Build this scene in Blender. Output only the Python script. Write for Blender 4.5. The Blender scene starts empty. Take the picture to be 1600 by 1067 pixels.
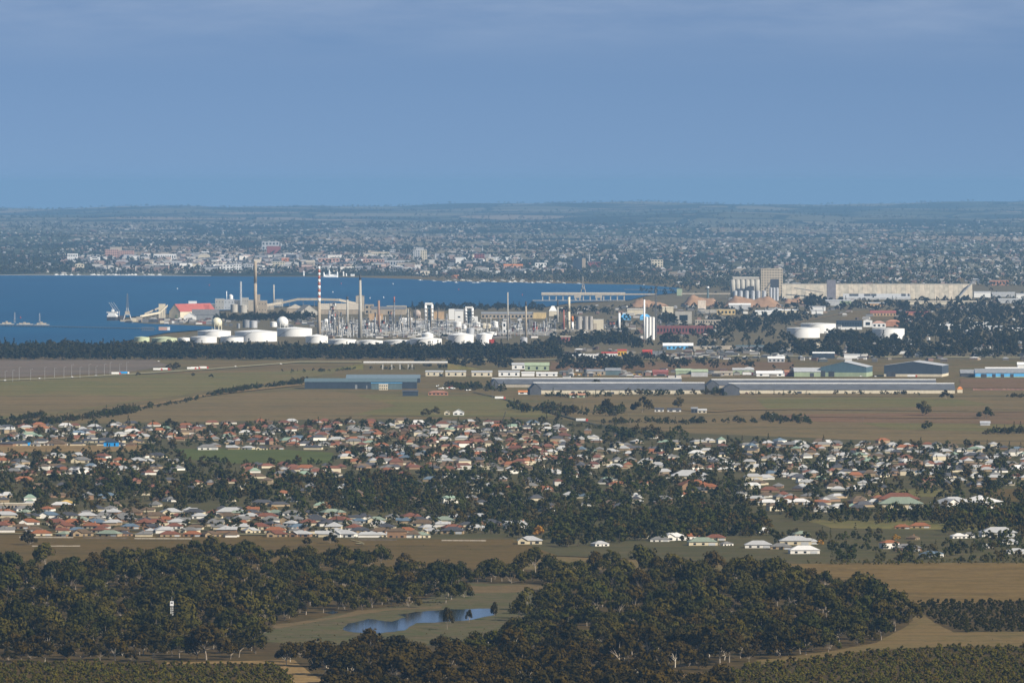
import bpy, bmesh, math, random
import numpy as np
from mathutils import Vector, Matrix

# ---------------------------------------------------------------- camera, world, sun, exposure
F, CX, HY = 13080.0, 800.0, 288.0       # lens in photo pixels, centre column, row of the true horizontal
H, RE = 300.0, 1.2e8                    # height of the lookout above the plain, radius of the curved plain
sc = bpy.context.scene
cam = bpy.data.cameras.new('camera'); co = bpy.data.objects.new('camera', cam)
sc.collection.objects.link(co); sc.camera = co
co.location = (0, 0, H); co.rotation_euler = (math.pi/2, 0, 0)
cam.sensor_width = 36.0; cam.lens = 36.0*F/1600.0
cam.shift_y = -(533.5-HY)/1600.0
cam.clip_start = 10.0; cam.clip_end = 160000.0

SUN_AZ, SUN_EL = math.radians(124), math.radians(34)     # azimuth from the view direction, clockwise; behind the camera to the right
sun_dir = Vector((math.sin(SUN_AZ)*math.cos(SUN_EL), math.cos(SUN_AZ)*math.cos(SUN_EL), math.sin(SUN_EL)))
w = bpy.data.worlds.new('World'); sc.world = w; w.use_nodes = True
nt = w.node_tree; bg = nt.nodes['Background']
sky = nt.nodes.new('ShaderNodeTexSky'); sky.sky_type = 'NISHITA'; sky.sun_disc = False
sky.sun_elevation = SUN_EL; sky.sun_rotation = SUN_AZ
sky.altitude = 300; sky.air_density = 0.33; sky.dust_density = 0.0; sky.ozone_density = 2.2
# the air overhead begins a little above the plain's edge; thin high cloud from there upward
wtc = nt.nodes.new('ShaderNodeTexCoord')
wad = nt.nodes.new('ShaderNodeVectorMath'); wad.operation = 'ADD'; wad.inputs[1].default_value = (0, 0, 0.045)
wnm = nt.nodes.new('ShaderNodeVectorMath'); wnm.operation = 'NORMALIZE'
nt.links.new(wtc.outputs['Generated'], wad.inputs[0]); nt.links.new(wad.outputs[0], wnm.inputs[0]); nt.links.new(wnm.outputs[0], sky.inputs[0])
wmp = nt.nodes.new('ShaderNodeMapping'); wmp.inputs['Scale'].default_value = (34, 34, 210)
wno = nt.nodes.new('ShaderNodeTexNoise'); wno.inputs['Scale'].default_value = 1.0; wno.inputs['Detail'].default_value = 6; wno.inputs['Roughness'].default_value = 0.6
wsx = nt.nodes.new('ShaderNodeSeparateXYZ'); nt.links.new(wtc.outputs['Generated'], wsx.inputs[0])
wel = nt.nodes.new('ShaderNodeMapRange'); wel.interpolation_type = 'SMOOTHSTEP'; wel.inputs[1].default_value = 0.012; wel.inputs[2].default_value = 0.0235
nt.links.new(wsx.outputs[2], wel.inputs[0])
wrm = nt.nodes.new('ShaderNodeMapRange'); wrm.inputs[1].default_value = 0.30; wrm.inputs[2].default_value = 0.75
wrm.inputs[3].default_value = 0.05; wrm.inputs[4].default_value = 0.75
wmu = nt.nodes.new('ShaderNodeMath'); wmu.operation = 'MULTIPLY'
cl = nt.nodes.new('ShaderNodeMix'); cl.data_type = 'RGBA'; cl.inputs[7].default_value = (4.6, 5.9, 8.2, 1)
nt.links.new(wtc.outputs['Generated'], wmp.inputs[0]); nt.links.new(wmp.outputs[0], wno.inputs['Vector'])
nt.links.new(wno.outputs[0], wrm.inputs[0]); nt.links.new(wrm.outputs[0], wmu.inputs[0]); nt.links.new(wel.outputs[0], wmu.inputs[1])
nt.links.new(wmu.outputs[0], cl.inputs[0])
nt.links.new(sky.outputs[0], cl.inputs[6]); nt.links.new(cl.outputs[2], bg.inputs[0])
bg.inputs[1].default_value = 0.0525
sl = bpy.data.lights.new('sun', 'SUN'); sl.energy = 5.0; sl.angle = math.radians(0.5); sl.color = (1.0, 0.91, 0.79)
so = bpy.data.objects.new('sun', sl); sc.collection.objects.link(so)
so.rotation_euler = sun_dir.to_track_quat('Z', 'Y').to_euler()
so.location = (0, 0, 2000)
sc.view_settings.view_transform = 'Standard'; sc.view_settings.look = 'None'
sc.view_settings.exposure = 0.53; sc.view_settings.gamma = 1.0; sc.view_settings.use_curve_mapping = False
HAZE_DENSITY, HAZE_COLOR = 1.45e-5, (0.245, 0.478, 0.79)
sc.render.engine = 'CYCLES'
sc.cycles.use_denoising = True; sc.cycles.denoiser = 'OPENIMAGEDENOISE'
sc.cycles.max_bounces = 5; sc.cycles.diffuse_bounces = 2; sc.cycles.glossy_bounces = 2
sc.cycles.transmission_bounces = 2; sc.cycles.volume_bounces = 1; sc.cycles.transparent_max_bounces = 8
sc.cycles.use_adaptive_sampling = False

rnd = random.Random(7)
COL = sc.collection

# ---------------------------------------------------------------- where a place on the plain lies
def lerp(a, b, t): return a+(b-a)*t
def interp(x, pts):
    if x <= pts[0][0]: return pts[0][1]
    for (a, va), (b, vb) in zip(pts, pts[1:]):
        if x <= b: return lerp(va, vb, (x-a)/(b-a))
    return pts[-1][1]
RISE = [(27.7, 0), (34, 8), (42, 14), (52, 22), (62, 32), (72, 52), (82, 84), (90, 104), (98, 70), (115, 0)]
S0 = 27700.0                            # where the far shore lies
def land(x, y):
    """height of the country above the sphere of the sea"""
    if y < S0: return 0.0
    k = min(1.0, (y-S0)/5000.0)
    h = interp(y/1000.0, RISE)
    h += k*(3.2*math.sin(x/840.0+y/2700.0)+2.4*math.sin(x/410.0-y/1900.0+1.0)+1.2*math.sin(x/230.0+y/810.0))*min(3.2, y/26000.0)
    u = x/y*F+CX
    h += 38.0*math.exp(-((y-66000)/3000.0)**2)*min(1, max(0, (u-780)/260.0))*min(1, max(0, (1500-u)/300.0))
    h += 20.0*math.exp(-((y-55000)/2500.0)**2)*min(1, max(0, (1250-u)/500.0))*min(1, max(0, (u-500)/300.0))
    h += min(1.0, max(0.0, (y-68000)/12000.0))*(15.0*math.sin(x/1750.0+1.3)+13.0*math.sin(x/720.0+y/14000.0)+6.0*math.sin(x/290.0+y/6000.0))
    h += (u-800)/800.0*(34.0 if u > 800 else 16.0)*k*min(1.0, max(0.0, (y-70000)/15000.0))
    return h
def zg(x, y): return land(x, y)-y*y/(2*RE)
def dist(py):
    s = (py-HY)/F
    return (s-math.sqrt(max(0.0, s*s-2*H/RE)))*RE
def G(px, py):
    """the point of the ground seen at photo column px, row py"""
    if py > 433.5:
        y = dist(py)
        return Vector(((px-CX)*y/F, y, zg((px-CX)*y/F, y)))
    lo, hi = 27000.0, 100000.0
    y = lo
    while y < hi:
        x = (px-CX)*y/F
        if HY+F*(H-zg(x, y))/y <= py: break
        y += max(20.0, (y-26000)*0.010)
    x = (px-CX)*y/F
    return Vector((x, y, zg(x, y)))
def mpp(y): return y/F

# ---------------------------------------------------------------- materials
MATS = {}
def nodes_of(name):
    m = bpy.data.materials.new(name); m.use_nodes = True
    return m, m.node_tree, m.node_tree.nodes['Principled BSDF']
def mixc(t, a, b, fac=None, blend='MIX'):
    n = t.nodes.new('ShaderNodeMix'); n.data_type = 'RGBA'; n.blend_type = blend
    for s, v in ((6, a), (7, b), (0, fac)):
        if v is None: continue
        if isinstance(v, (tuple, list)): n.inputs[s].default_value = (*v, 1) if len(v) == 3 else v
        elif isinstance(v, (int, float)): n.inputs[s].default_value = v
        else: t.links.new(v, n.inputs[s])
    return n.outputs[2]
def noise(t, vec, scale, detail=3.0, stretch=None):
    if stretch:
        mp = t.nodes.new('ShaderNodeMapping'); mp.inputs['Scale'].default_value = stretch
        t.links.new(vec, mp.inputs[0]); vec = mp.outputs[0]
    n = t.nodes.new('ShaderNodeTexNoise'); n.inputs['Scale'].default_value = scale; n.inputs['Detail'].default_value = detail
    t.links.new(vec, n.inputs['Vector']); return n.outputs[0]
def ramp(t, fac, a, b):
    r = t.nodes.new('ShaderNodeMapRange'); r.inputs[1].default_value = a; r.inputs[2].default_value = b
    t.links.new(fac, r.inputs[0]); return r.outputs[0]
def mul(c, k): return tuple(max(0.0, min(0.95, v*k)) for v in c)
def M(name, col, rough=0.75, var=0.22, scale=0.25, metal=0.0, streak=True):
    if name in MATS: return MATS[name]
    m, t, b = nodes_of(name)
    tc = t.nodes.new('ShaderNodeTexCoord')
    n1 = noise(t, tc.outputs['Object'], scale, 4, (1, 1, 0.35) if streak else None)
    c = mixc(t, mul(col, 1-var), mul(col, 1+var), ramp(t, n1, 0.3, 0.7))
    t.links.new(c, b.inputs['Base Color'])
    b.inputs['Roughness'].default_value = rough; b.inputs['Metallic'].default_value = metal
    b.inputs['Specular IOR Level'].default_value = 0.3
    MATS[name] = m; return m
def ground_mat(name, cols, scale=1.0, rough=0.95, lines=0.0):
    """grass, soil or litter: three tones in patches of three sizes"""
    if name in MATS: return MATS[name]
    m, t, b = nodes_of(name)
    g = t.nodes.new('ShaderNodeNewGeometry').outputs['Position']
    n1 = noise(t, g, 0.004*scale, 5); n2 = noise(t, g, 0.021*scale, 4); n3 = noise(t, g, 0.13*scale, 3)
    n5 = noise(t, g, 0.011*scale, 5, (0.10, 1, 1))
    c = mixc(t, cols[0], cols[1], ramp(t, n1, 0.38, 0.62))
    c = mixc(t, c, (0.70, 0.72, 0.70), ramp(t, n5, 0.48, 0.68), 'MULTIPLY')
    c = mixc(t, c, (1.22, 1.18, 1.10), ramp(t, n5, 0.46, 0.30), 'MULTIPLY')
    c = mixc(t, c, cols[2], ramp(t, n2, 0.42, 0.72))
    n4 = noise(t, g, 0.9*scale, 2)
    c = mixc(t, c, (0.62, 0.60, 0.55), ramp(t, n3, 0.35, 0.8), 'MULTIPLY')
    c = mixc(t, c, (1.35, 1.3, 1.2), ramp(t, n4, 0.5, 0.75), 'MULTIPLY')
    t.links.new(c, b.inputs['Base Color']); b.inputs['Roughness'].default_value = rough
    b.inputs['Specular IOR Level'].default_value = 0.1
    MATS[name] = m; return m
def leaf_mat(name, tones, transl=0.12):
    """foliage whose tone differs from tree to tree and a little from clump to clump"""
    if name in MATS: return MATS[name]
    m, t, b = nodes_of(name)
    oi = t.nodes.new('ShaderNodeObjectInfo'); cr = t.nodes.new('ShaderNodeValToRGB')
    cr.color_ramp.interpolation = 'LINEAR'
    el = cr.color_ramp.elements
    while len(el) < len(tones): el.new(0.5)
    for i, c in enumerate(tones): el[i].position = i/max(1, len(tones)-1); el[i].color = (*c, 1)
    t.links.new(oi.outputs['Random'], cr.inputs[0])
    tc = t.nodes.new('ShaderNodeTexCoord')
    n = noise(t, tc.outputs['Object'], 0.35, 3)
    c = mixc(t, cr.outputs[0], (1.7, 1.6, 1.4), ramp(t, n, 0.45, 0.75), 'MULTIPLY')
    c = mixc(t, c, cr.outputs[0], 0.35)
    t.links.new(c, b.inputs['Base Color']); b.inputs['Roughness'].default_value = 0.7
    b.inputs['Specular IOR Level'].default_value = 0.05
    MATS[name] = m; return m

# ---------------------------------------------------------------- mesh building
class MB:
    def __init__(s): s.v, s.f, s.m = [], [], []
    def add(s, vs, fs, mi=0):
        o = len(s.v); s.v += [tuple(p) for p in vs]
        s.f += [tuple(i+o for i in q) for q in fs]; s.m += [mi]*len(fs)
        return s
    def box(s, x0, x1, y0, y1, z0, z1, mi=0):
        return s.add([(x0,y0,z0),(x1,y0,z0),(x1,y1,z0),(x0,y1,z0),(x0,y0,z1),(x1,y0,z1),(x1,y1,z1),(x0,y1,z1)],
                     [(3,2,1,0),(4,5,6,7),(0,1,5,4),(1,2,6,5),(2,3,7,6),(3,0,4,7)], mi)
    def cyl(s, x, y, z0, z1, r0, r1=None, n=12, mi=0, cap=True):
        r1 = r0 if r1 is None else r1
        vs = []
        for z, r in ((z0, r0), (z1, r1)):
            vs += [(x+r*math.cos(2*math.pi*i/n), y+r*math.sin(2*math.pi*i/n), z) for i in range(n)]
        fs = [(i, (i+1) % n, n+(i+1) % n, n+i) for i in range(n)]
        if cap: fs += [tuple(range(n, 2*n)), tuple(range(n-1, -1, -1))]
        return s.add(vs, fs, mi)
    def ball(s, x, y, z, r, n=14, mi=0, rz=None):
        rz = r if rz is None else rz
        m = n//2; vs = []
        for j in range(1, m):
            a = math.pi*j/m
            vs += [(x+r*math.sin(a)*math.cos(2*math.pi*i/n), y+r*math.sin(a)*math.sin(2*math.pi*i/n), z+rz*math.cos(a)) for i in range(n)]
        vs += [(x, y, z+rz), (x, y, z-rz)]
        fs = [(j*n+i, (j+1)*n+i, (j+1)*n+(i+1) % n, j*n+(i+1) % n) for j in range(m-2) for i in range(n)]
        fs += [(i, (i+1) % n, (m-1)*n) for i in range(n)] + [((m-2)*n+(i+1) % n, (m-2)*n+i, (m-1)*n+1) for i in range(n)]
        return s.add(vs, fs, mi)
    def bar(s, a, b, r, mi=0, r1=None, n=4):
        a, b = Vector(a), Vector(b); d = (b-a).normalized()
        u = d.cross(Vector((0, 0, 1)));
        if u.length < 0.05: u = Vector((1, 0, 0))
        u.normalize(); v = d.cross(u); r1 = r if r1 is None else r1
        vs = []
        for p, q in ((a, r), (b, r1)):
            vs += [p+(u*math.cos(2*math.pi*(i+.5)/n)+v*math.sin(2*math.pi*(i+.5)/n))*q for i in range(n)]
        fs = [(i, (i+1) % n, n+(i+1) % n, n+i) for i in range(n)]+[tuple(range(n, 2*n)), tuple(range(n-1, -1, -1))]
        return s.add(vs, fs, mi)
    def prism(s, prof, y0, y1, mi=0):
        """profile in x,z pushed along y"""
        n = len(prof)
        vs = [(x, y0, z) for x, z in prof]+[(x, y1, z) for x, z in prof]
        return s.add(vs, [tuple(range(n)), tuple(range(2*n-1, n-1, -1))]+[((i+1) % n, i, n+i, n+(i+1) % n) for i in range(n)], mi)
    def prismx(s, prof, x0, x1, mi=0):
        """profile in y,z pushed along x"""
        n = len(prof)
        vs = [(x0, y, z) for y, z in prof]+[(x1, y, z) for y, z in prof]
        return s.add(vs, [tuple(range(n-1, -1, -1)), tuple(range(n, 2*n))]+[(i, (i+1) % n, n+(i+1) % n, n+i) for i in range(n)], mi)
    def lattice(s, z0, z1, r0, r1, n, rb, mi=0, x=0, y=0):
        """four-legged trussed mast"""
        ring = lambda t: [(x+sx*lerp(r0, r1, t), y+sy*lerp(r0, r1, t), lerp(z0, z1, t)) for sx, sy in ((-1,-1),(1,-1),(1,1),(-1,1))]
        for k in range(n):
            a, b = ring(k/n), ring((k+1)/n)
            for i in range(4):
                s.bar(a[i], b[i], rb, mi); s.bar(a[i], b[(i+1) % 4], rb*.7, mi); s.bar(b[i], b[(i+1) % 4], rb*.7, mi)
        return s
    def mesh(s, name, *mats, smooth=False):
        me = bpy.data.meshes.new(name); me.from_pydata(s.v, [], s.f)
        for m in mats: me.materials.append(m)
        if len(mats) > 1: me.polygons.foreach_set('material_index', s.m)
        if smooth: me.polygons.foreach_set('use_smooth', [True]*len(s.f))
        me.update(); return me
def put(name, data, parent=None, loc=None, rz=0.0):
    o = bpy.data.objects.new(name, data); COL.objects.link(o)
    if parent is not None: o.parent = parent
    if loc is not None: o.location = loc
    if rz: o.rotation_euler = (0, 0, rz)
    return o
def tag(o, label, cat, group=None):
    o['label'] = label; o['category'] = cat
    if group: o['group'] = group
    return o
def thing(name, label, cat, loc, rz=0.0, group=None):
    o = put(name, None, None, loc, rz); o.empty_display_size = 1.0
    o['kind'] = 'thing'
    return tag(o, label, cat, group)
def part(name, mb, mat, parent, smooth=False, label=None):
    o = put(name, mb.mesh(name, *(mat if isinstance(mat, (list, tuple)) else (mat,)), smooth=smooth), parent)
    if label: o['label'] = label
    return o
ONES = ['first','second','third','fourth','fifth','sixth','seventh','eighth','ninth','tenth','eleventh','twelfth','thirteenth','fourteenth','fifteenth','sixteenth','seventeenth','eighteenth','nineteenth']
TENS = {2:('twentieth','twenty'),3:('thirtieth','thirty'),4:('fortieth','forty'),5:('fiftieth','fifty'),6:('sixtieth','sixty'),7:('seventieth','seventy'),8:('eightieth','eighty'),9:('ninetieth','ninety')}
def ordinal(n):
    """1 -> leftmost, 2 -> second from left"""
    if n < 20: return ONES[n-1]
    t, u = divmod(n, 10)
    return TENS[t][0] if u == 0 else TENS[t][1]+'-'+ONES[u-1]

# ---------------------------------------------------------------- colours
WHITE = M('white_paint', (0.80, 0.80, 0.77), 0.5, 0.06, 0.1)
CREAM = M('cream_paint', (0.62, 0.56, 0.42), 0.7, 0.10)
BEIGE = M('beige_sheet', (0.42, 0.37, 0.29), 0.8, 0.14)
TAN = M('tan_concrete', (0.36, 0.30, 0.22), 0.85, 0.15)
CONC = M('pale_concrete', (0.40, 0.38, 0.33), 0.85, 0.15)
GREY = M('grey_sheet', (0.24, 0.25, 0.26), 0.6, 0.15)
LGREY = M('light_grey_sheet', (0.45, 0.46, 0.46), 0.5, 0.12)
DGREY = M('charcoal_sheet', (0.06, 0.065, 0.075), 0.7, 0.2)
STEEL = M('weathered_steel', (0.20, 0.20, 0.20), 0.55, 0.25, 0.4, 0.3)
SILVER = M('aluminium_cladding', (0.55, 0.56, 0.57), 0.4, 0.15, 0.3, 0.35)
DSTEEL = M('dark_steel', (0.055, 0.055, 0.06), 0.6, 0.25)
RED = M('red_paint', (0.42, 0.06, 0.04), 0.6, 0.1)
RSTRIPE = M('faded_red_paint', (0.40, 0.13, 0.09), 0.7, 0.12)
ORANGE = M('orange_paint', (0.55, 0.20, 0.06), 0.7, 0.15)
YELLOW = M('yellow_paint', (0.65, 0.40, 0.05), 0.6, 0.1)
BLUE = M('blue_wrap', (0.02, 0.30, 0.72), 0.5, 0.15)
SKYBL = M('light_blue_paint', (0.12, 0.42, 0.75), 0.5, 0.1)
NAVY = M('navy_sheet', (0.035, 0.048, 0.066), 0.6, 0.15)
TEAL = M('teal_sheet', (0.11, 0.155, 0.165), 0.5, 0.15)
PGREEN = M('pale_green_paint', (0.33, 0.40, 0.26), 0.7, 0.12)
BRICK = M('orange_brick', (0.40, 0.20, 0.12), 0.85, 0.18)
RBRICK = M('dull_red_brick', (0.26, 0.09, 0.075), 0.85, 0.2)
PINKB = M('pink_brown_brick', (0.50, 0.31, 0.24), 0.85, 0.1)
GLASS = M('dark_window_glass', (0.02, 0.025, 0.03), 0.15, 0.1)
CHIP = M('wood_chips', (0.30, 0.185, 0.11), 0.95, 0.18, 0.1, streak=False)
PLANK = M('weathered_timber', (0.16, 0.13, 0.10), 0.9, 0.25)

# ================================================================ THE SETTING
def structure(o): o['kind'] = 'structure'; return o
def grid_sheet(name, xs, ys, mat, zoff=0.0, smooth=True):
    vs = [(x, y, zg(x, y)+zoff) for y in ys for x in xs]; n = len(xs)
    fs = [(j*n+i, j*n+i+1, (j+1)*n+i+1, (j+1)*n+i) for j in range(len(ys)-1) for i in range(n-1)]
    me = bpy.data.meshes.new(name); me.from_pydata(vs, [], fs); me.materials.append(mat)
    me.polygons.foreach_set('use_smooth', [smooth]*len(fs)); me.update()
    return structure(put(name, me))
# the plain: one sheet from under the lookout to the far shore
plain = ground_mat('dry_plain', [(0.1494, 0.1061, 0.0389), (0.1049, 0.0933, 0.0298), (0.1617, 0.1104, 0.0472)])
xs = list(range(-5000, 5001, 250)); ys = list(range(-2000, 27601, 400))+[27700]
grid_sheet('ground', xs, ys, plain)
# the country behind the bay rises to low hills: paddocks between dark bush
hm, t, b = nodes_of('hill_country')
g = t.nodes.new('ShaderNodeNewGeometry').outputs['Position']
vo = t.nodes.new('ShaderNodeTexVoronoi'); vo.inputs['Scale'].default_value = 1.0; vo.feature = 'F1'
mp = t.nodes.new('ShaderNodeMapping'); mp.inputs['Scale'].default_value = (1/1200.0, 1/4500.0, 0)
t.links.new(g, mp.inputs[0]); t.links.new(mp.outputs[0], vo.inputs['Vector'])
sep = t.nodes.new('ShaderNodeSeparateColor'); t.links.new(vo.outputs['Color'], sep.inputs[0])
field = mixc(t, (0.20, 0.175, 0.12), (0.07, 0.080, 0.045), sep.outputs[0])
field = mixc(t, field, (0.24, 0.19, 0.13), ramp(t, sep.outputs[1], 0.75, 0.8))
bush = mixc(t, (0.022, 0.030, 0.016), (0.035, 0.042, 0.024), noise(t, g, 0.02, 3))
wood = ramp(t, noise(t, g, 0.0008, 6, (1, 0.30, 0)), 0.50, 0.55)
edge = t.nodes.new('ShaderNodeTexVoronoi'); edge.feature = 'DISTANCE_TO_EDGE'; edge.inputs['Scale'].default_value = 1.0
t.links.new(mp.outputs[0], edge.inputs['Vector'])
hedge = t.nodes.new('ShaderNodeMath'); hedge.operation = 'LESS_THAN'; hedge.inputs[1].default_value = 0.03
t.links.new(edge.outputs['Distance'], hedge.inputs[0])
c = mixc(t, field, bush, wood); c = mixc(t, c, bush, hedge.outputs[0])
t.links.new(c, b.inputs['Base Color']); b.inputs['Roughness'].default_value = 1.0; b.inputs['Specular IOR Level'].default_value = 0.05
xs = list(range(-9520, 9521, 170)); ys = [27700+250*i for i in range(0, 325)]
grid_sheet('hills', xs, ys, hm)

LAYER = [0]
def patch(name, pts, mat, lift=None):
    """a sheet of ground laid over the plain, its outline given in photo pixels"""
    LAYER[0] += 1
    lift = 0.10+0.03*LAYER[0] if lift is None else lift
    bm = bmesh.new()
    vs = [bm.verts.new((p.x, p.y, 0)) for p in (G(*q) for q in pts)]
    f = bm.faces.new(vs); bm.normal_update()
    if f.normal.z < 0: f.normal_flip()
    y0, y1 = min(v.co.y for v in vs), max(v.co.y for v in vs)
    y = math.ceil(y0/300.0)*300.0
    while y < y1:
        bmesh.ops.bisect_plane(bm, geom=bm.verts[:]+bm.edges[:]+bm.faces[:], plane_co=(0, y, 0), plane_no=(0, 1, 0)); y += 300.0
    bmesh.ops.triangulate(bm, faces=bm.faces[:])
    for v in bm.verts: v.co.z = zg(v.co.x, v.co.y)+lift
    me = bpy.data.meshes.new(name); bm.to_mesh(me); bm.free(); me.materials.append(mat)
    return structure(put(name, me))
def wob(pts, n=6, a=1.0, seed=1):
    """the same outline with an uneven edge"""
    r = random.Random(seed); out = []
    for i, p in enumerate(pts):
        q = pts[(i+1) % len(pts)]
        for k in range(n):
            t_ = k/n; j = 0 if k == 0 else a
            out.append((lerp(p[0], q[0], t_)+r.uniform(-1, 1)*j*3, lerp(p[1], q[1], t_)+r.uniform(-1, 1)*j*0.6))
    return out
g_dryg = ground_mat('tan_stubble', [(0.1482, 0.0956, 0.0285), (0.1314, 0.0873, 0.0239), (0.1820, 0.1227, 0.0415)], 2.0)
g_padd = ground_mat('olive_paddock', [(0.1103, 0.0736, 0.0194), (0.0940, 0.0671, 0.0168), (0.1266, 0.0816, 0.0247)], 2.0)
g_green = ground_mat('green_paddock', [(0.1399, 0.1237, 0.0388), (0.1654, 0.1255, 0.0451), (0.1184, 0.1137, 0.0324)])
g_brown = ground_mat('brown_fallow', [(0.1551, 0.1113, 0.0459), (0.1322, 0.1038, 0.0409), (0.1826, 0.1264, 0.0526)])
g_red = ground_mat('reddish_fallow', [(0.1704, 0.0977, 0.0470), (0.1378, 0.0945, 0.0424), (0.1807, 0.1060, 0.0525)])
g_lawn = ground_mat('watered_lawn', [(0.0819, 0.1012, 0.0202), (0.0699, 0.0883, 0.0175), (0.0994, 0.1012, 0.0248)], 3.0)
g_dirt = ground_mat('bare_dirt', [(0.2282, 0.1518, 0.0598), (0.1987, 0.1288, 0.0515), (0.2686, 0.1840, 0.0745)], 3.0)
g_litter = ground_mat('leaf_litter', [(0.0700, 0.0475, 0.0150), (0.0562, 0.0425, 0.0137), (0.1013, 0.0650, 0.0213)], 3.0)
g_yard = ground_mat('works_yard', [(0.1316, 0.1058, 0.0561), (0.1086, 0.0929, 0.0506), (0.1711, 0.1371, 0.0718)], 2.0)
g_town = ground_mat('suburb_ground', [(0.0804, 0.0701, 0.0257), (0.1040, 0.0813, 0.0356), (0.0664, 0.0668, 0.0207)], 4.0)
g_asph = ground_mat('asphalt', [(0.081, 0.075, 0.046), (0.070, 0.065, 0.041), (0.097, 0.088, 0.053)], 5.0)
g_road = ground_mat('pale_road', [(0.281, 0.250, 0.143), (0.259, 0.230, 0.130), (0.313, 0.280, 0.161)], 5.0)

wm, t, b = nodes_of('bay_water')
b.inputs['Base Color'].default_value = (0.006, 0.040, 0.078, 1); b.inputs['Roughness'].default_value = 0.45
b.inputs['IOR'].default_value = 1.333; b.inputs['Specular IOR Level'].default_value = 0.20
g = t.nodes.new('ShaderNodeNewGeometry').outputs['Position']
wv = noise(t, g, 0.05, 4, (1, 0.3, 1)); ww = noise(t, g, 0.0016, 4, (1, 0.35, 1))
c = mixc(t, (0.001, 0.050, 0.125), (0.002, 0.066, 0.150), ramp(t, ww, 0.35, 0.65)); t.links.new(c, b.inputs['Base Color'])
bp = t.nodes.new('ShaderNodeBump'); bp.inputs['Strength'].default_value = 0.5; bp.inputs['Distance'].default_value = 1.5
t.links.new(wv, bp.inputs['Height']); t.links.new(bp.outputs[0], b.inputs['Normal'])
pm, t, b = nodes_of('pond_water')
b.inputs['Base Color'].default_value = (0.008, 0.014, 0.018, 1); b.inputs['Roughness'].default_value = 0.10; b.inputs['IOR'].default_value = 1.333; b.inputs['Specular IOR Level'].default_value = 0.28
g = t.nodes.new('ShaderNodeNewGeometry').outputs['Position']
bp = t.nodes.new('ShaderNodeBump'); bp.inputs['Strength'].default_value = 0.10; bp.inputs['Distance'].default_value = 0.12
t.links.new(noise(t, g, 0.6, 3, (1, 0.4, 1)), bp.inputs['Height']); t.links.new(bp.outputs[0], b.inputs['Normal'])

patch('works_land', [(300, 488), (470, 478), (850, 480), (1000, 468), (1060, 452), (1700, 445), (1700, 562), (880, 562), (860, 540), (250, 536), (330, 512), (186, 503), (195, 497)], g_yard)
patch('bay_water', [(-120, 430.9), (60, 431.2), (270, 432), (480, 433.4), (560, 434.5), (640, 437), (700, 440.5), (860, 443.5), (1000, 446), (1062, 451), (1064, 458), (1010, 463), (985, 470), (900, 473.5), (850, 481), (760, 480.5), (650, 480.5), (560, 481.5), (470, 478), (400, 483), (330, 487.5), (250, 492), (195, 497), (186, 501), (187, 503.5), (230, 507), (330, 511), (345, 514), (262, 521), (215, 530), (150, 545), (-120, 547)], wm, 1.9)
structure(bpy.data.objects['bay_water'])
patch('far_beach', [(-120, 429.8), (60, 430.2), (270, 431), (330, 431.4), (330, 432.6), (270, 432.4), (60, 431.8), (-120, 431.6)], M('sand', (0.30, 0.27, 0.22), 0.9, 0.2), 1.6)
patch('field', wob([(-60, 562), (238, 562), (262, 571), (190, 583), (-60, 592)], 6, .8, 3), ground_mat('pinkish_fallow', [(0.1720, 0.1270, 0.0929), (0.1573, 0.1214, 0.0865), (0.1316, 0.1113, 0.0810)]))
patch('field', wob([(-60, 596), (190, 586), (420, 581), (530, 577), (520, 584), (400, 601), (210, 628), (90, 646), (-60, 660)], 6, .8, 4), g_green)
patch('field', wob([(-60, 620), (90, 616), (240, 620), (150, 636), (60, 648), (-60, 652)], 7, 1.2, 5), g_brown)
patch('field', wob([(-60, 668), (140, 652), (330, 619), (480, 609), (590, 618), (620, 632), (560, 656), (300, 662), (140, 668), (-60, 690)], 7, 1, 6), g_brown)
patch('field', wob([(555, 617), (790, 619), (868, 652), (700, 652), (550, 648), (620, 634)], 6, .8, 7), g_green)
patch('field', wob([(900, 618), (1660, 606), (1660, 700), (1380, 690), (1060, 676), (880, 650)], 6, .8, 8), g_brown)
patch('field', wob([(1200, 648), (1660, 643), (1660, 664), (1230, 658)], 6, 1, 9), g_red)
patch('field', wob([(1180, 622), (1480, 621), (1560, 634), (1200, 640)], 6, 1, 10), g_green)
patch('field', wob([(1340, 661), (1660, 664), (1660, 676), (1400, 672)], 6, 1, 11), g_green)
patch('field', wob([(1500, 592), (1660, 592), (1660, 606), (1500, 606)], 5, .6, 12), g_red)
patch('field', wob([(860, 566), (1240, 566), (1240, 579), (860, 578)], 5, .6, 13), g_red)
patch('embankment', wob([(1290, 516), (1330, 486), (1480, 481), (1420, 497), (1320, 505)], 4, .5, 14), g_brown)
patch('suburb_land', [(-60, 664), (300, 660), (530, 655), (870, 655), (1050, 676), (1400, 690), (1660, 700), (1660, 884), (1250, 884), (800, 866), (560, 843), (-60, 830)], g_town)
patch('vacant_lot', wob([(-60, 696), (232, 696), (228, 706), (-60, 707)], 6, .5, 15), g_dirt)
patch('reserve_lawn', wob([(272, 702), (420, 701), (522, 708), (520, 724), (400, 727), (290, 718)], 6, .6, 16), g_lawn)
patch('paddock', wob([(-60, 829), (210, 831), (560, 843), (800, 843), (870, 868), (700, 900), (400, 900), (-60, 890)], 7, .6, 17), g_padd)
patch('grass_clearing', wob([(860, 772), (960, 765), (970, 774), (870, 780)], 4, .6, 18), g_lawn)
patch('grass_clearing', wob([(1250, 812), (1560, 816), (1560, 830), (1300, 826)], 6, .8, 19), g_green)
patch('grass_clearing', wob([(1330, 764), (1480, 766), (1480, 778), (1360, 776)], 5, .8, 20), g_green)
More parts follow.
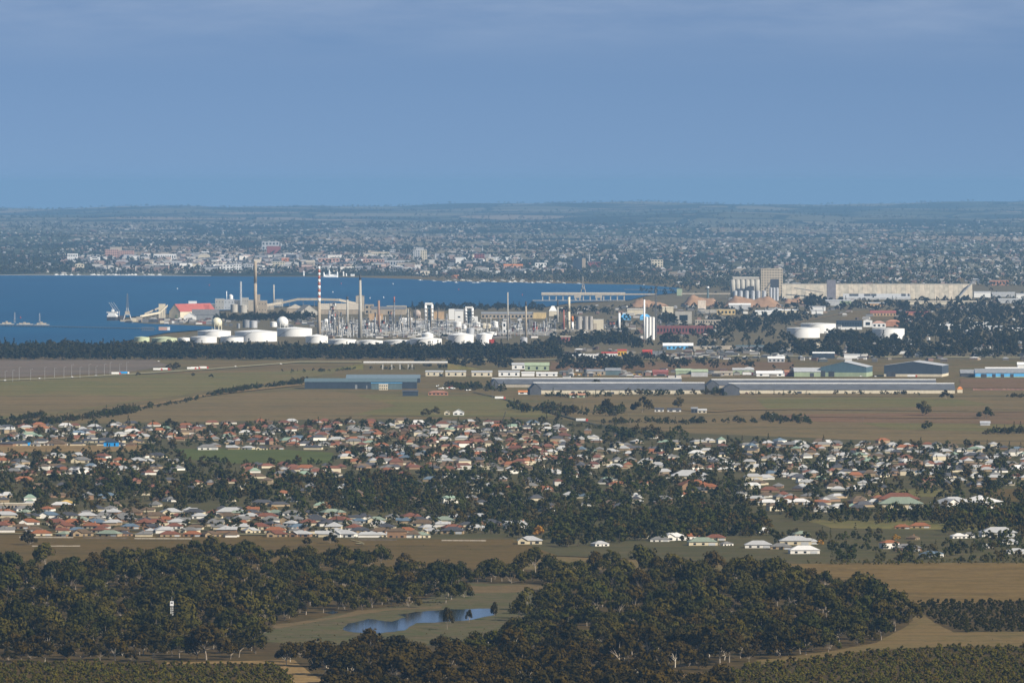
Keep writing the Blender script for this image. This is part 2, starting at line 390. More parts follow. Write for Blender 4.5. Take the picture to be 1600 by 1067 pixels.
patch('grass_clearing', wob([(1530, 765), (1660, 764), (1660, 784), (1540, 786)], 5, .8, 21), g_padd)
patch('stubble_field', wob([(1180, 882), (1660, 880), (1660, 945), (1380, 945), (1230, 915)], 7, .6, 22), g_dryg)
patch('woodland_floor', [(-60, 884), (700, 890), (1240, 893), (1400, 950), (1660, 936), (1660, 1180), (-60, 1180)], g_litter)
patch('pond_meadow', wob([(395, 1000), (425, 985), (520, 962), (640, 945), (735, 912), (850, 915), (852, 950), (800, 985), (700, 1010), (560, 1008), (470, 1012)], 6, 1.0, 23), ground_mat('marsh_grass', [(0.0943, 0.0820, 0.0344), (0.0697, 0.0779, 0.0262), (0.1230, 0.0902, 0.0508)], 5.0))
g_bank = ground_mat('dull_bank', [(0.135, 0.094, 0.042), (0.115, 0.088, 0.038), (0.165, 0.115, 0.056)], 6.0)
patch('bare_bank', wob([(735, 917), (845, 914), (850, 925), (740, 929)], 6, 1.2, 24), g_bank)
patch('bare_bank', wob([(425, 978), (520, 966), (560, 955), (690, 949), (690, 951.5), (600, 956), (500, 972), (430, 984)], 6, .9, 25), g_bank)
patch('pond', wob([(536, 986), (543, 976), (575, 968.5), (612, 973), (636, 966), (620, 962), (660, 957), (705, 953.5), (768, 952.5), (775, 962), (738, 970), (678, 974.5), (650, 975), (632, 986.5), (595, 991), (552, 989.5)], 4, .8, 26), pm)
patch('puddle', wob([(506, 958), (520, 956), (530, 958), (518, 961)], 4, .3, 27), pm)
patch('dirt_track', wob([(1432, 962), (1446, 962), (1462, 975), (1490, 990), (1660, 988), (1660, 1012), (1480, 1012), (1360, 1018), (1250, 1034), (1190, 1040), (1180, 1034), (1290, 1020), (1370, 1006), (1420, 978)], 5, .8, 28), ground_mat('orange_track', [(0.150, 0.104, 0.038), (0.130, 0.100, 0.034), (0.175, 0.120, 0.048)], 4.0))
patch('dirt_track', wob([(1000, 1068), (1080, 1053), (1120, 1054), (1040, 1068), (1010, 1074)], 4, .5, 29), g_dirt)
patch('dirt_track', wob([(255, 1037.2), (460, 1033), (480, 1050), (530, 1080), (470, 1085), (445, 1050), (430, 1039), (260, 1040)], 5, .4, 30), g_dirt)
def strip(name, pts, wpx, mat, lift=None):
    """a road or track along a line, its width given across the line in photo rows"""
    up, dn = [], []
    for i, (x, y) in enumerate(pts):
        wd = wpx[i] if isinstance(wpx, (list, tuple)) else wpx
        up.append((x, y-wd/2)); dn.append((x, y+wd/2))
    return patch(name, up+dn[::-1], mat, lift)
strip('highway', [(-60, 597.2), (100, 591), (190, 586), (330, 577), (470, 566), (565, 566)], 1.7, g_road)
strip('highway', [(690, 563.5), (880, 562), (1000, 562), (1160, 557), (1660, 560)], 1.6, g_road)
strip('track', [(130, 654), (215, 637), (330, 617), (400, 609), (470, 602), (530, 597)], [1.6, 2.2, 3, 2.6, 2, 1.5], g_dirt)
strip('track', [(-60, 668), (40, 660), (75, 655)], 1.5, g_dirt)
strip('road', [(740, 613), (790, 625), (850, 642), (930, 664), (985, 672)], [1, 1.4, 2, 2.4, 2.4], g_asph)
strip('track', [(1040, 640), (1120, 644), (1160, 641), (1250, 640), (1420, 642), (1660, 645)], [1, 1.4, 1, .7, .6, .6], g_dirt)
strip('track', [(1250, 651.5), (1400, 653), (1530, 654)], .7, g_dirt)
strip('footpath', [(548, 845), (565, 849), (570, 852), (556, 851)], .8, g_road)
strip('track', [(1262, 512), (1240, 506), (1290, 496), (1330, 488)], 1.0, g_dirt)

# ================================================================ TREES
def gum(seed, h=15.0, clumps=10, quads=42, spread=0.36, low=0.42, leaf=0.072, stem=1.0):
    """one tree: (trunk builder, crown builder), base at the origin"""
    r = random.Random(seed); tr, cr = MB(), MB()
    top = Vector((r.uniform(-.06, .06)*h, r.uniform(-.06, .06)*h, h*low))
    rad = 0.017*h*stem
    mid = Vector((top.x*.3+r.uniform(-.02, .02)*h, top.y*.3, h*low*.5))
    tr.bar((0, 0, -0.4), mid, rad*1.25, 0, rad, 6); tr.bar(mid, top, rad, 0, rad*.75, 6)
    cs = []
    for i in range(clumps):
        a = 2*math.pi*(i+r.uniform(-.3, .3))*0.618*1.0; q = math.sqrt((i+.6)/clumps)
        z = lerp(0.84, low+.13, q**1.7)+r.uniform(-.07, .07)
        c = Vector((math.cos(a*2.0)*spread*q*h, math.sin(a*2.0)*spread*q*h, min(.88, max(low+.04, z))*h))
        cs.append((c, h*r.uniform(.12, .20)))
    for k, (c, q) in enumerate(cs):
        if k % 2 == 0: tr.bar(top if k % 4 == 0 else mid.lerp(top, .7), c-Vector((0, 0, q*.4)), rad*.5, 0, rad*.16, 4)
        for _ in range(quads):
            d = Vector((r.gauss(0, 1), r.gauss(0, 1), r.gauss(0.15, 1))).normalized()
            p = c+Vector((d.x, d.y, d.z*.8))*q*r.uniform(.55, 1.12)
            n = (d+Vector((r.uniform(-1, 1), r.uniform(-1, 1), r.uniform(-.6, 1)))*.40).normalized()
            u = n.cross(Vector((r.uniform(-1, 1), r.uniform(-1, 1), r.uniform(-1, 1)))).normalized(); v = n.cross(u)
            s = leaf*h*r.uniform(.6, 1.15)*.5
            cr.add([p-u*s-v*s*.7, p+u*s-v*s*.6, p+u*s*.7+v*s, p-u*s*.8+v*s*.9], [(0, 1, 2, 3)])
    return tr, cr
def conifer(seed, h=14.0, rows=9, quads=26):
    r = random.Random(seed); tr, cr = MB(), MB()
    tr.bar((0, 0, -.4), (0, 0, h*.9), .016*h, 0, .004*h, 6)
    for k in range(rows):
        f = k/(rows-1); R = h*.19*(1-f)**.8+.03*h; z = h*(.12+.86*f)
        for _ in range(int(quads*(1-.5*f))):
            a = r.uniform(0, 6.283); d = Vector((math.cos(a), math.sin(a), .3))
            p = Vector((d.x*R*r.uniform(.5, 1.1), d.y*R*r.uniform(.5, 1.1), z+r.uniform(-.05, .05)*h))
            n = (d+Vector((r.uniform(-1, 1), r.uniform(-1, 1), r.uniform(-1, 1)))*.6).normalized()
            u = n.cross(Vector((r.uniform(-1, 1), r.uniform(-1, 1), 1))).normalized(); v = n.cross(u); s = h*.04*r.uniform(.6, 1.2)
            cr.add([p-u*s-v*s, p+u*s-v*s, p+u*s+v*s, p-u*s+v*s], [(0, 1, 2, 3)])
    return tr, cr
BARK = M('grey_gum_bark', (0.30, 0.25, 0.19), 0.9, 0.3, 1.2)
PBARK = M('pale_gum_bark', (0.52, 0.46, 0.36), 0.85, 0.25, 1.0)
DBARK = M('dark_bark', (0.09, 0.07, 0.05), 0.9, 0.3, 1.2)
L_OLIVE = leaf_mat('olive_gum_leaves', [(0.0385, 0.0252, 0.0023), (0.0481, 0.0323, 0.0030), (0.0348, 0.0252, 0.0026)])
L_BROWN = leaf_mat('brown_tinged_leaves', [(0.0318, 0.0205, 0.0026), (0.0382, 0.0258, 0.0030), (0.0268, 0.0205, 0.0026)])
L_DARK = leaf_mat('dark_green_leaves', [(0.0202, 0.0164, 0.0019), (0.0284, 0.0215, 0.0025), (0.0221, 0.0178, 0.0025)])
L_GREEN = leaf_mat('mid_green_leaves', [(0.0339, 0.0344, 0.0027), (0.0432, 0.0412, 0.0035), (0.0300, 0.0303, 0.0031)])
L_GREY = leaf_mat('grey_green_leaves', [(0.0469, 0.0357, 0.0067), (0.0545, 0.0412, 0.0078), (0.0413, 0.0317, 0.0058)])
L_BRIGHT = leaf_mat('bright_green_leaves', [(0.0475, 0.0680, 0.0050), (0.0522, 0.0720, 0.0060)])
L_YOUNG = leaf_mat('young_yellow_leaves', [(0.0690, 0.0598, 0.0069), (0.0862, 0.0713, 0.0080), (0.0517, 0.0529, 0.0080), (0.0805, 0.0529, 0.0092)])
L_PLANT = leaf_mat('plantation_green_leaves', [(0.0240, 0.0217, 0.0023), (0.0313, 0.0278, 0.0030), (0.0221, 0.0193, 0.0023)])
L_MIX = leaf_mat('woodland_leaves', [(0.0428, 0.0319, 0.0042), (0.0577, 0.0463, 0.0056), (0.0198, 0.0207, 0.0028), (0.0479, 0.0415, 0.0062), (0.0297, 0.0287, 0.0038), (0.0510, 0.0335, 0.0052), (0.0248, 0.0271, 0.0033), (0.0675, 0.0559, 0.0094), (0.0329, 0.0351, 0.0042)])
L_TOWN = leaf_mat('town_leaves', [(0.0242, 0.0272, 0.0048), (0.0484, 0.0404, 0.0075), (0.0291, 0.0344, 0.0048), (0.0460, 0.0506, 0.0062), (0.0316, 0.0304, 0.0055), (0.0629, 0.0425, 0.0082), (0.0217, 0.0264, 0.0055), (0.0410, 0.0404, 0.0075)])
L_FAR = leaf_mat('far_bush_leaves', [(0.0172, 0.0190, 0.0062), (0.0258, 0.0254, 0.0085), (0.0193, 0.0199, 0.0068), (0.0365, 0.0307, 0.0113)])
L_GOLD = leaf_mat('golden_autumn_leaves', [(0.34, 0.20, 0.02), (0.30, 0.15, 0.03)])
L_RUST = leaf_mat('rusty_autumn_leaves', [(0.16, 0.075, 0.035), (0.20, 0.10, 0.04)])

GUMS = [gum(s, h, n, q, sp, lo, lf, st) for s, h, n, q, sp, lo, lf, st in (
    (11, 15, 15, 50, .44, .24, .080, 1.0), (12, 15, 16, 48, .40, .28, .078, .9), (13, 13, 14, 52, .52, .20, .084, 1.1),
    (14, 17, 17, 46, .36, .28, .074, .9), (15, 12, 13, 52, .50, .14, .090, 1.0), (16, 14, 16, 48, .54, .34, .080, 1.1),
    (17, 11, 12, 54, .52, .12, .094, .9), (18, 17, 18, 46, .40, .30, .072, 1.0))]
GUM_MESH = [(a.mesh('trunk', BARK), b_.mesh('crown', L_OLIVE)) for a, b_ in GUMS]
def protos(name, sets, bark, leaf):
    """a collection of whole trees that a wood is filled with"""
    c = bpy.data.collections.new(name)
    for i, (a, b_) in enumerate(sets):
        m = MB(); m.add(a.v, a.f, 0); m.add(b_.v, b_.f, 1)
        c.objects.link(bpy.data.objects.new('%s_%02d' % (name, i), m.mesh(name, bark, leaf)))
    return c
LIGHT = [gum(40+i, 10+i % 4, 10, 28, .50, .10, .125, 1.2) for i in range(5)]+[conifer(60, 13, 6, 16)]
FARSET = [gum(70+i, 11+i % 3, 5, 15, .42, .22, .17, 1.2) for i in range(5)]
BUSHES = [gum(80+i, 4.6, 5, 30, .42, .16, .17, 1.0) for i in range(4)]
P_WOOD = protos('woodland_tree', GUMS, BARK, L_MIX)
P_TOWN = protos('town_tree', LIGHT, DBARK, L_TOWN)
P_BELT = protos('belt_tree', LIGHT, DBARK, L_FAR)
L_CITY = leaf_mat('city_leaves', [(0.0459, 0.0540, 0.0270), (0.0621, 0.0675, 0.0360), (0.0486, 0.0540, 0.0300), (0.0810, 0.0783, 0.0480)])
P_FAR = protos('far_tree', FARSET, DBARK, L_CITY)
P_YOUNG = protos('young_tree', BUSHES, DBARK, L_YOUNG)
P_PLANT = protos('plantation_tree', BUSHES, DBARK, L_PLANT)

def scatter(name, pts, coll, label=None):
    """one mass of trees: pts are (x, y, z, scale, turn, which)"""
    me = bpy.data.meshes.new(name); me.from_pydata([p[:3] for p in pts], [], [])
    for an, ty, k in (('size', 'FLOAT', 3), ('turn', 'FLOAT', 4), ('which', 'INT', 5)):
        at = me.attributes.new(an, ty, 'POINT'); at.data.foreach_set('value', [p[k] for p in pts])
    o = put(name, me); o['kind'] = 'stuff'
    if label: o['label'] = label
    ng = bpy.data.node_groups.new(name, 'GeometryNodeTree')
    ng.interface.new_socket('Geometry', in_out='INPUT', socket_type='NodeSocketGeometry')
    ng.interface.new_socket('Geometry', in_out='OUTPUT', socket_type='NodeSocketGeometry')
    n = ng.nodes; gi, go = n.new('NodeGroupInput'), n.new('NodeGroupOutput')
    ip, ci = n.new('GeometryNodeInstanceOnPoints'), n.new('GeometryNodeCollectionInfo')
    ci.inputs[0].default_value = coll; ci.inputs[1].default_value = True; ci.inputs[2].default_value = True
    def attr(an, ty):
        a = n.new('GeometryNodeInputNamedAttribute'); a.data_type = ty; a.inputs[0].default_value = an; return a.outputs[0]
    ip.inputs['Pick Instance'].default_value = True
    cx = n.new('ShaderNodeCombineXYZ'); l = ng.links.new
    l(attr('turn', 'FLOAT'), cx.inputs[2])
    e2r = n.new('FunctionNodeEulerToRotation'); l(cx.outputs[0], e2r.inputs[0])
    l(gi.outputs[0], ip.inputs['Points']); l(ci.outputs[0], ip.inputs['Instance'])
    l(attr('which', 'INT'), ip.inputs['Instance Index']); l(e2r.outputs[0], ip.inputs['Rotation'])
    l(attr('size', 'FLOAT'), ip.inputs['Scale']); l(ip.outputs[0], go.inputs[0])
    md = o.modifiers.new('scatter', 'NODES'); md.node_group = ng
    return o
def inside(p, poly):
    x, y = p; r = False; j = len(poly)-1
    for i in range(len(poly)):
        (xi, yi), (xj, yj) = poly[i], poly[j]
        if (yi > y) != (yj > y) and x < (xj-xi)*(y-yi)/(yj-yi)+xi: r = not r
        j = i
    return r
def fill(poly, dx, dy, seed, keep=1.0, jit=0.5):
    """uneven grid of places (photo pixels of the tree's foot) inside an outline"""
    r = random.Random(seed); out = []
    x0, x1 = min(p[0] for p in poly), max(p[0] for p in poly); y0, y1 = min(p[1] for p in poly), max(p[1] for p in poly)
    y = y0; k = 0
    while y <= y1:
        x = x0+(k % 2)*dx/2
        while x <= x1:
            p = (x+r.uniform(-jit, jit)*dx, y+r.uniform(-jit, jit)*dy)
            if r.random() < keep and inside(p, poly): out.append(p)
            x += dx
        y += dy; k += 1
    return out
def tree_pt(px, py, s, n, r):
    g_ = G(px, py)
    return (g_.x, g_.y, g_.z, s, r.uniform(0, 6.283), r.randrange(n))

# ---- the near woodland: the trees nearest the lookout one by one, the rest as one wood
W_LEFT = [(-30, 893), (150, 893), (172, 873), (330, 870), (520, 876), (640, 893), (722, 903), (730, 935), (700, 944), (640, 946), (560, 955), (515, 964), (430, 982), (400, 1000), (424, 1031), (250, 1036), (-30, 1037)]
W_FRONT = [(440, 1040), (430, 1022), (520, 1029), (600, 1027), (655, 1026), (700, 1021), (740, 1018), (770, 1010), (840, 996), (1000, 1003), (1200, 1010), (1290, 1020), (1180, 1034), (1110, 1050), (1040, 1052), (1000, 1066), (1060, 1078), (1140, 1078), (1140, 1110), (500, 1110), (540, 1085), (490, 1052)]
W_RIGHT = [(735, 905), (860, 900), (900, 893), (1100, 893), (1190, 897), (1250, 912), (1330, 928), (1395, 955), (1430, 974), (1372, 1008), (1290, 1026), (1210, 1036), (1200, 1008), (1000, 1001), (840, 988), (852, 955), (853, 918), (800, 911), (740, 908)]
wood = []
for nm, poly, sd in (('left', W_LEFT, 1), ('front', W_FRONT, 2), ('right', W_RIGHT, 3), ('right', [(738, 898), (860, 893), (860, 914), (800, 916), (740, 913)], 4), ('right', [(795, 955), (852, 948), (852, 992), (800, 988)], 5)):
    wood += [(p[1], p[0], nm) for p in fill(poly, 22, 8.6, sd, 0.96, .48)]
wood.sort(reverse=True)
tones = [('olive', L_OLIVE), ('brown-tinged', L_BROWN), ('dark green', L_DARK), ('olive', L_OLIVE), ('brown-tinged', L_BROWN), ('mid-green', L_GREEN), ('grey-green', L_GREY), ('dark green', L_DARK)]
WHERE = {'front': 'in the nearest wood below the pond', 'left': 'in the wood left of the pond', 'right': 'in the wood right of the pond'}
rw = random.Random(5)
near, rest = wood[:300], wood[300:]
ind = []
for py, px, nm in near:
    tone, lm = rw.choice(tones) if py < 1035 else rw.choice(tones[:5]); k = rw.randrange(8); s = rw.choice((.75, .95, 1.05, 1.15, 1.3, 1.5))*rw.uniform(.9, 1.08)
    if 246 < px < 276 and 965 < py < 1000: continue
    ind.append([px, py, nm, tone, lm, k, s])
ind.append([252, 990, 'left', 'bright green', L_BRIGHT, 5, 0.95])
# label: tone, side of the pond, which from the left within a belt of the wood
belts = {}
for e in ind:
    py = e[1]
    e.append(ordinal(1+max(0, int((1084-py)//13)))+' belt')
    belts.setdefault((e[2], e[3], e[7]), []).append(e)
for key, es in belts.items():
    es.sort(key=lambda e: e[0])
    for i, e in enumerate(es):
        px, py, nm, tone, lm, k, s, belt = e
        many = len(es) > 1
        lab = '%s gum %s, %s%s' % (tone, WHERE[nm], belt, (', %s from left' % ordinal(i+1)) if many else '')
        p = G(px, py); q = thing('gum_tree', lab, 'tree', p, rw.uniform(0, 6.28), 'gum trees of the near woodland')
        q.scale = (s*rw.uniform(.92, 1.15), s*rw.uniform(.92, 1.15), s)
        a = put('trunk', GUM_MESH[k][0], q); c_ = put('crown', GUM_MESH[k][1], q)
        c_.material_slots[0].link = 'OBJECT'; c_.material_slots[0].material = lm
        if rw.random() < .25: a.material_slots[0].link = 'OBJECT'; a.material_slots[0].material = PBARK
scatter('woodland', [tree_pt(px, py, rw.choice((.75, .95, 1.05, 1.15, 1.3, 1.5))*rw.uniform(.9, 1.08), 8, rw) for py, px, nm in rest], P_WOOD, 'open gum woodland behind the pond')
rw = random.Random(9)
pl = [tree_pt(x, y, rw.uniform(.7, 1.3), 4, rw) for x, y in fill([(-40, 1040), (250, 1041), (430, 1042), (448, 1052), (480, 1110), (-40, 1112)], 10, 2.8, 11, .97)]
pl += [tree_pt(x, y, rw.uniform(.7, 1.3), 4, rw) for x, y in fill([(1120, 1062), (1180, 1042), (1260, 1034), (1370, 1020), (1480, 1015), (1640, 1015), (1640, 1112), (1130, 1112)], 10, 2.8, 12, .97)]
scatter('young_plantation', pl, P_YOUNG, 'low young plantation along the bottom of the view')
pl = [tree_pt(x, y, rw.uniform(.9, 1.35), 4, rw) for x, y in fill([(1424, 955), (1440, 944), (1640, 942), (1640, 990), (1500, 990), (1462, 974)], 11, 3.0, 13, .97)]
scatter('plantation_block', pl, P_PLANT, 'square block of dark green plantation beside the dirt track')
pl = [tree_pt(x, y, rw.uniform(.18, .4), 4, rw) for x, y in fill([(1470, 1000), (1640, 996), (1640, 1010), (1480, 1012)], 14, 3, 14, .5)]
pl += [tree_pt(x, y, rw.uniform(.2, .45), 4, rw) for x, y in fill([(560, 940), (690, 938), (690, 947), (560, 953)], 7, 2, 15, .8)]
for a_, b_ in zip([(540, 988), (545, 977), (575, 970), (612, 975), (640, 967), (620, 963), (660, 958), (705, 954.6)], [(545, 977), (575, 970), (612, 975), (640, 967), (620, 963), (660, 958), (705, 954.6), (768, 953.8)]):
    for k_ in range(9): pl.append(tree_pt(lerp(a_[0], b_[0], rw.random())+rw.uniform(-3, 3), lerp(a_[1], b_[1], rw.random())-rw.uniform(0, 1.2), rw.uniform(.06, .16), 4, rw))
for _ in range(46): pl.append(tree_pt(rw.uniform(660, 860), rw.uniform(982, 1006), rw.uniform(.1, .4), 4, rw))
for _ in range(40): pl.append(tree_pt(rw.uniform(430, 560), rw.uniform(972, 1004), rw.uniform(.1, .4), 4, rw))
pl += [tree_pt(x, y, rw.uniform(.15, .3), 4, rw) for x, y in fill([(540, 852), (790, 852), (790, 864), (560, 862)], 12, 3, 16, .35)]
pl += [tree_pt(x, y, rw.uniform(.5, 1.0), 4, rw) for x, y in fill([(1250, 879), (1640, 876), (1640, 882), (1250, 884)], 8, 2.5, 17, .8)]
scatter('scrub', pl, P_YOUNG, 'low brown scrub and saplings along the fields')

# ================================================================ BUILDING KIT
WIN_MESH = {}
def window_mesh(wd, ht, mat):
    k = (round(wd, 1), round(ht, 1), mat.name)
    if k not in WIN_MESH: WIN_MESH[k] = MB().box(-k[0]/2, k[0]/2, -0.12, 0.05, 0, k[1]).mesh('window', mat)
    return WIN_MESH[k]
def bld(name, label, cat, x0, x1, yb, ye, wall, roofm, yr=None, d=30.0, roof='gable_x', rz=0.0, wins=None, wmat=None, winsize=(.5, .45), door=None, dmat=None, group=None, ridge=None, base=None, eave=0.6):
    """a building by its outline in photo pixels: columns x0..x1, rows of ground, eave and ridge; d is its depth in metres"""
    p = G((x0+x1)/2, yb); m = mpp(p.y)
    W, E = (x1-x0)*m, (yb-ye)*m
    R_ = (yb-(yr if yr is not None else ye))*m - d/2*math.sin(H/p.y)*(0.9 if yr is not None else 0)
    R_ = max(R_, E+.4)
    t_ = thing(name, label, cat, p, rz, group)
    hw = W/2
    wl, rf = MB(), MB()
    ov = eave
    if roof == 'flat':
        wl.box(-hw, hw, 0, d, -1, E); rf.box(-hw-.2, hw+.2, -.2, d+.2, E, E+0.5)
    elif roof == 'gable_x':
        wl.prismx([(0, -1), (d, -1), (d, E), (d/2, R_), (0, E)], -hw, hw)
        k = (R_-E)/(d/2)
        for s in (0, 1):
            a = [(-ov, E-ov*k+.12), (d/2, R_+.12), (d/2, R_+.32), (-ov, E-ov*k+.32)]
            rf.prismx(a if s == 0 else [(d-y, z) for y, z in a][::-1], -hw-ov, hw+ov)
    elif roof == 'gable_y':
        wl.prism([(-hw, -1), (hw, -1), (hw, E), (0, R_), (-hw, E)], 0, d)
        k = (R_-E)/hw
        for s in (-1, 1):
            a = [(s*(hw+ov), E-ov*k+.12), (0, R_+.12), (0, R_+.32), (s*(hw+ov), E-ov*k+.32)]
            rf.prism(a if s == 1 else a[::-1], -ov, d+ov)
    elif roof == 'hip':
        wl.box(-hw, hw, 0, d, -1, E)
        i = min(hw, d/2)*.95
        rf.add([(-hw-ov, -ov, E), (hw+ov, -ov, E), (hw+ov, d+ov, E), (-hw-ov, d+ov, E), (-hw+i, d/2, R_), (hw-i, d/2, R_)],
               [(0, 1, 5, 4), (1, 2, 5), (2, 3, 4, 5), (3, 0, 4), (3, 2, 1, 0)])
    elif roof == 'shed':
        wl.prismx([(0, -1), (d, -1), (d, R_), (0, E)], -hw, hw)
        rf.prismx([(-ov, E+.1), (d+ov, R_+.1), (d+ov, R_+.35), (-ov, E+.35)], -hw-ov, hw+ov)
    part('wall', wl, wall, t_); part('roof', rf, roofm, t_)
    if base: part('base_course', MB().box(-hw-.1, hw+.1, -.15, d+.1, -1, base[0]), base[1], t_)
    if ridge: part('ridge_vent', MB().box(-hw-ov, hw+ov, d/2-ridge[0], d/2+ridge[0], R_-.2, R_+ridge[1]), ridge[2], t_)
    if wins:
        nx, ny = wins; sx, sz = W/nx, E/ny
        me = window_mesh(sx*winsize[0], sz*winsize[1], wmat or GLASS)
        for j in range(ny):
            for i in range(nx):
                put('window', me, t_, (-hw+sx*(i+.5), 0, sz*(j+.5-winsize[1]/2)))
    if door:
        for (a, b_, h_) in door:
            part('door', MB().box(lerp(-hw, hw, a), lerp(-hw, hw, b_), -.25, .05, -.5, h_*E), dmat or DGREY, t_)
    return t_
def px_thing(name, label, cat, px, yb, group=None, rz=0.0):
    p = G(px, yb); return thing(name, label, cat, p, rz, group), mpp(p.y)

# ================================================================ THE CITY BEHIND THE BAY
def stack(label, px, yt, yb, wt, wb, mat, cap=None, name='chimney', bands=None, rings=0, group=None, n=16):
    """a chimney: photo column, rows of top and foot, widths in photo pixels at top and foot"""
    t_, m = px_thing(name, label, 'chimney', px, yb, group)
    Hh, r0, r1 = (yb-yt)*m, wb*m/2, wt*m/2
    rad = lambda z: lerp(r0, r1, min(1, max(0, z/Hh)))
    zcap = Hh
    if cap: zcap = Hh-(cap[0])*m
    zs = zcap
    if bands:
        for (ya, yb_, bm_) in bands:
            za, zb = (yb-yb_)*m, (yb-ya)*m; zs = min(zs, za)
            part('band', MB().cyl(0, 0, za, zb, rad(za), rad(zb), n), bm_, t_, True)
    part('shaft', MB().cyl(0, 0, -2, zs, r0, rad(zs), n), mat, t_, True)
    if cap: part('cap', MB().cyl(0, 0, zcap, Hh, rad(zcap)*1.04, r1*1.04, n), cap[1], t_, True)
    for k in range(rings):
        z = Hh*(k+1)/(rings+1)
        part('platform', MB().cyl(0, 0, z, z+.9, rad(z)*1.55, None, n), STEEL, t_)
    return t_
